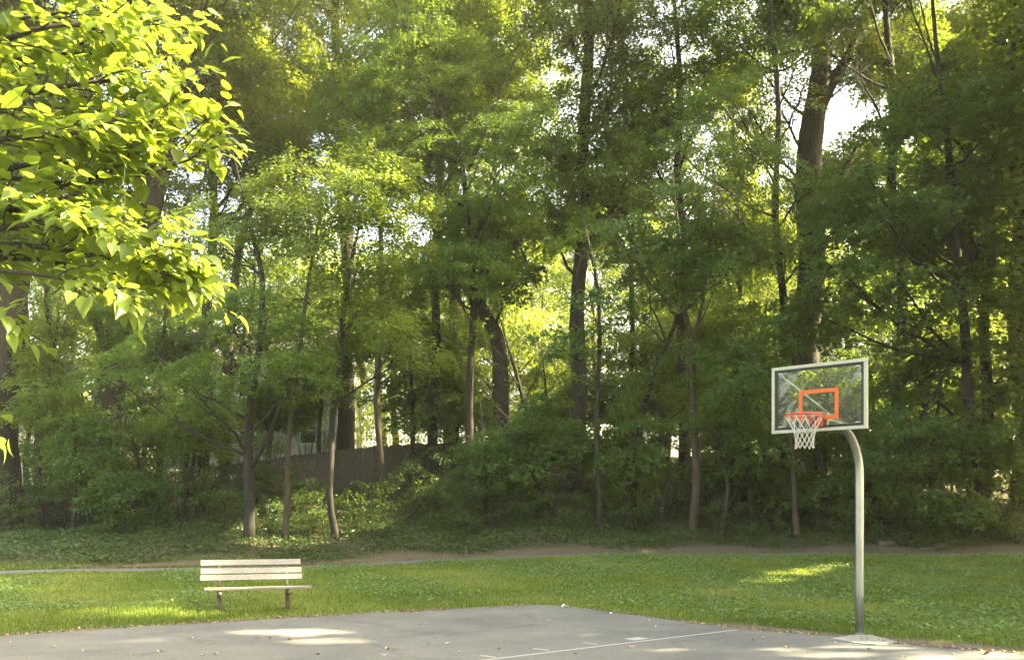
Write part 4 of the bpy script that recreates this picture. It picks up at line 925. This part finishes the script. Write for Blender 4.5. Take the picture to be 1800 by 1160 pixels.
# long thin seed pods hanging from the near tree
for a, b, l in [(205, 160, 60), (215, 255, 60), (55, 420, 25), (270, 420, 50), (330, 520, 45), (215, 310, 60)]:
    q = P(a, b, 9.05); e = P(a + 4, b + l, 9.05); mb = MB(); mb.tube([q, (q + e) / 2 + rng.normal(0, .01, 3), e], [.004, .005, .002], 5)
    mb.build('seed_pod', M['near'], near, origin=NO)

# ------------------------------------------------------------------ grass, lawn weeds, ground ivy
def scatter(n, x0, x1, y0, y1, dens):
    """points in the rectangle, kept with probability dens(x, y)"""
    y = y0 + (y1 - y0) * rng.random(n) ** 1.0; x = x0 + (x1 - x0) * rng.random(n)
    k = (np.abs(x) < (.55 * y + 3)) & (rng.random(n) < dens(x, y)); return x[k], y[k]
def lumps(x, y, s, ph):
    return .5 + .25 * (np.sin(x * s + ph) * np.sin(y * s * 1.2 + ph * 1.7) + np.sin(x * s * 2.3 + y * s * .8 + ph * 2) * .8 + np.sin(y * s * 3.1 - x * s * 1.1) * .4)
def lawn_mask(x, y):
    c = y - court_edge_y(x); s = y - path_y(x)
    near_d = 1.0 * sm((c + .05 + .06 * np.sin(x * 5.1) + .05 * np.sin(x * 13.7 + 1)) / .12); pth = ((s < -1.12) | (s > 1.18)).astype(float)
    far_d = np.where(s > 1.2, np.where(x < -6, 1 - sm((s - 2.2) / .8), .40 * (1 - sm((s - 3) / 1))), 1)
    return near_d * pth * far_d * (1 - np.clip(dirt_amount(x, y) * 1.15, 0, .96))
x, y = scatter(1500000, -20, 22, 10.5, 34, lambda x, y: lawn_mask(x, y) * np.interp(y, [10, 18, 34], [1, .62, .36]))
n = len(x); print('grass blades', n)
tall = lumps(x, y, .9, 1.0); h = (.05 + .055 * tall) * rng.uniform(.6, 1.35, n) * np.interp(y, [12, 30], [1, 1.25])
for (px, py, r, a) in [(1560, 1040, .8, 1.0), (1620, 1025, .7, .7), (250, 1075, 1.6, .5), (420, 1060, 1.2, .4), (940, 1025, .8, .5), (1120, 985, 1.2, .5), (1380, 1010, 1.2, .5), (1460, 990, .7, .6)]:
    q = hit(px, py, 12); h *= 1 + a * np.exp(-((x - q[0]) ** 2 + (y - q[1]) ** 2) / r ** 2)
h *= .55 + .45 * sm((y - court_edge_y(x)) / .7)
C = np.stack([x, y, np.maximum(ground_z(x, y) - .005, np.where(y < court_edge_y(x), ZC - .004, -1))], -1); a = rng.random(n) * 6.283; lean = rng.uniform(.1, .9, n)
side = np.stack([np.cos(a), np.sin(a), 0 * a], -1); ld = np.stack([-np.sin(a), np.cos(a), 0 * a], -1) * lean[:, None]
wd = (rng.uniform(.0035, .007, n) * np.interp(y, [12, 30], [1, 1.7]))[:, None]
midp = C + ld * (h * .35)[:, None] + up * (h * .62)[:, None]; tip = C + ld * h[:, None] + up * (h * (1 - .35 * lean))[:, None]
V = np.stack([C - side * wd, C + side * wd, midp + side * wd * .8, midp - side * wd * .8, tip], 1).reshape(-1, 3)
rn = np.clip(.10 + .75 * lumps(x, y, .55, 2.4) + .25 * (lumps(x, y, 2.1, 1.4) - .5) + rng.normal(0, .2, n), 0, 1); rn = np.where(rng.random(n) < .05, 1.0, rn)
h *= np.where(rng.random(n) < .03, rng.uniform(1.3, 2.0, n), 1) * (.75 + .6 * lumps(x, y, 2.6, .3))
tag(fast_mesh('grass', V, 5, [(0, 1, 2, 3), (3, 2, 4)], M['grass'], {'rnd': rn}), kind='stuff')
# broad-leaved weeds and clover in the lawn
x, y = scatter(260000, -20, 22, 12, 33.5, lambda x, y: lawn_mask(x, y) * sm((lumps(x, y, .62, .4) + .25 * sm((x + 4) / 8) - .48) / .22) * sm((y - court_edge_y(x) - .6) / 1.5) * .7)
n = len(x); print('weeds', n)
z = ground_z(x, y) + rng.uniform(.03, .15, n); A = rng.standard_normal((n, 3)) * np.array([1, 1, .25]); N = np.array([0, -.2, 1.]) + rng.normal(0, .55, (n, 3))
tag(leaves_mesh('lawn_weeds', np.stack([x, y, z], -1), A, N,   .052, .75, .42 + rng.normal(0, .28, n), M['weed'], 'diamond', None, (0, 0, 0), .5), kind='stuff')
# dry leaf litter and clippings caught along the edge of the asphalt
x = rng.uniform(-13, 8.5, 5200); y = court_edge_y(x) + rng.normal(0, .09, 5200) - .03; k = (lumps(x, y, 1.3, .7) + rng.random(5200) * .5) > .62; x, y = x[k], y[k]; n = len(x)
z = np.where(y < court_edge_y(x), ZC, ground_z(x, y)) + .008 + .012 * rng.random(n); A = rng.standard_normal((n, 3)) * np.array([1, 1, .3]); N = np.array([0, 0, 1.]) + rng.normal(0, .4, (n, 3))
tag(leaves_mesh('leaf_litter', np.stack([x, y, z], -1), A, N, .042, .6, rng.random(n), M['litter'], 'diamond', None, (0, 0, 0), .6), kind='stuff')
# ivy and low plants carpeting the bank
def ivy_mask(x, y):
    s = y - path_y(x); return sm((s - np.where(x < -6, 2.0, 2.0) - .5 * np.sin(x * 1.1)) / .9) * np.where(s < 9, 1, .45) * np.interp(lumps(x, y, .8, 3), [0, .5, 1], [.35, .8, 1])
x, y = scatter(420000, -24, 25, 29, 52, ivy_mask); n = len(x); print('ivy', n)
z = ground_z(x, y) + rng.random(n) ** 1.5 * (.12 + .35 * lumps(x, y, 1.1, 5)); A = rng.standard_normal((n, 3)) * np.array([1, 1, .3]); N = np.array([0, -.35, 1.]) + rng.normal(0, .45, (n, 3))
tag(leaves_mesh('ground_ivy', np.stack([x, y, z], -1), A, N, .095, .7, .5 + rng.normal(0, .22, n), M['ivy'], 'diamond', None, (0, 0, 0), .4), kind='stuff')
print('tree leaves', NLEAF)

# ------------------------------------------------------------------ added warm veil: thin volume standing in for lens glare
hz = bpy.data.materials.new('glare_veil'); hz.use_nodes = True; ht = hz.node_tree; ht.nodes.clear()
ho = ht.nodes.new('ShaderNodeOutputMaterial'); hv = ht.nodes.new('ShaderNodeVolumePrincipled')
hv.inputs['Color'].default_value = (.95, .90, .80, 1); hv.inputs['Density'].default_value = .00034; hv.inputs['Anisotropy'].default_value = .3
ht.links.new(hv.outputs[0], ho.inputs['Volume'])
mb = MB(); mb.box((0, 110, 20), (500, 380, 46)); tag(mb.build('veil_volume', hz), kind='stuff')
cy.volume_bounces = 1
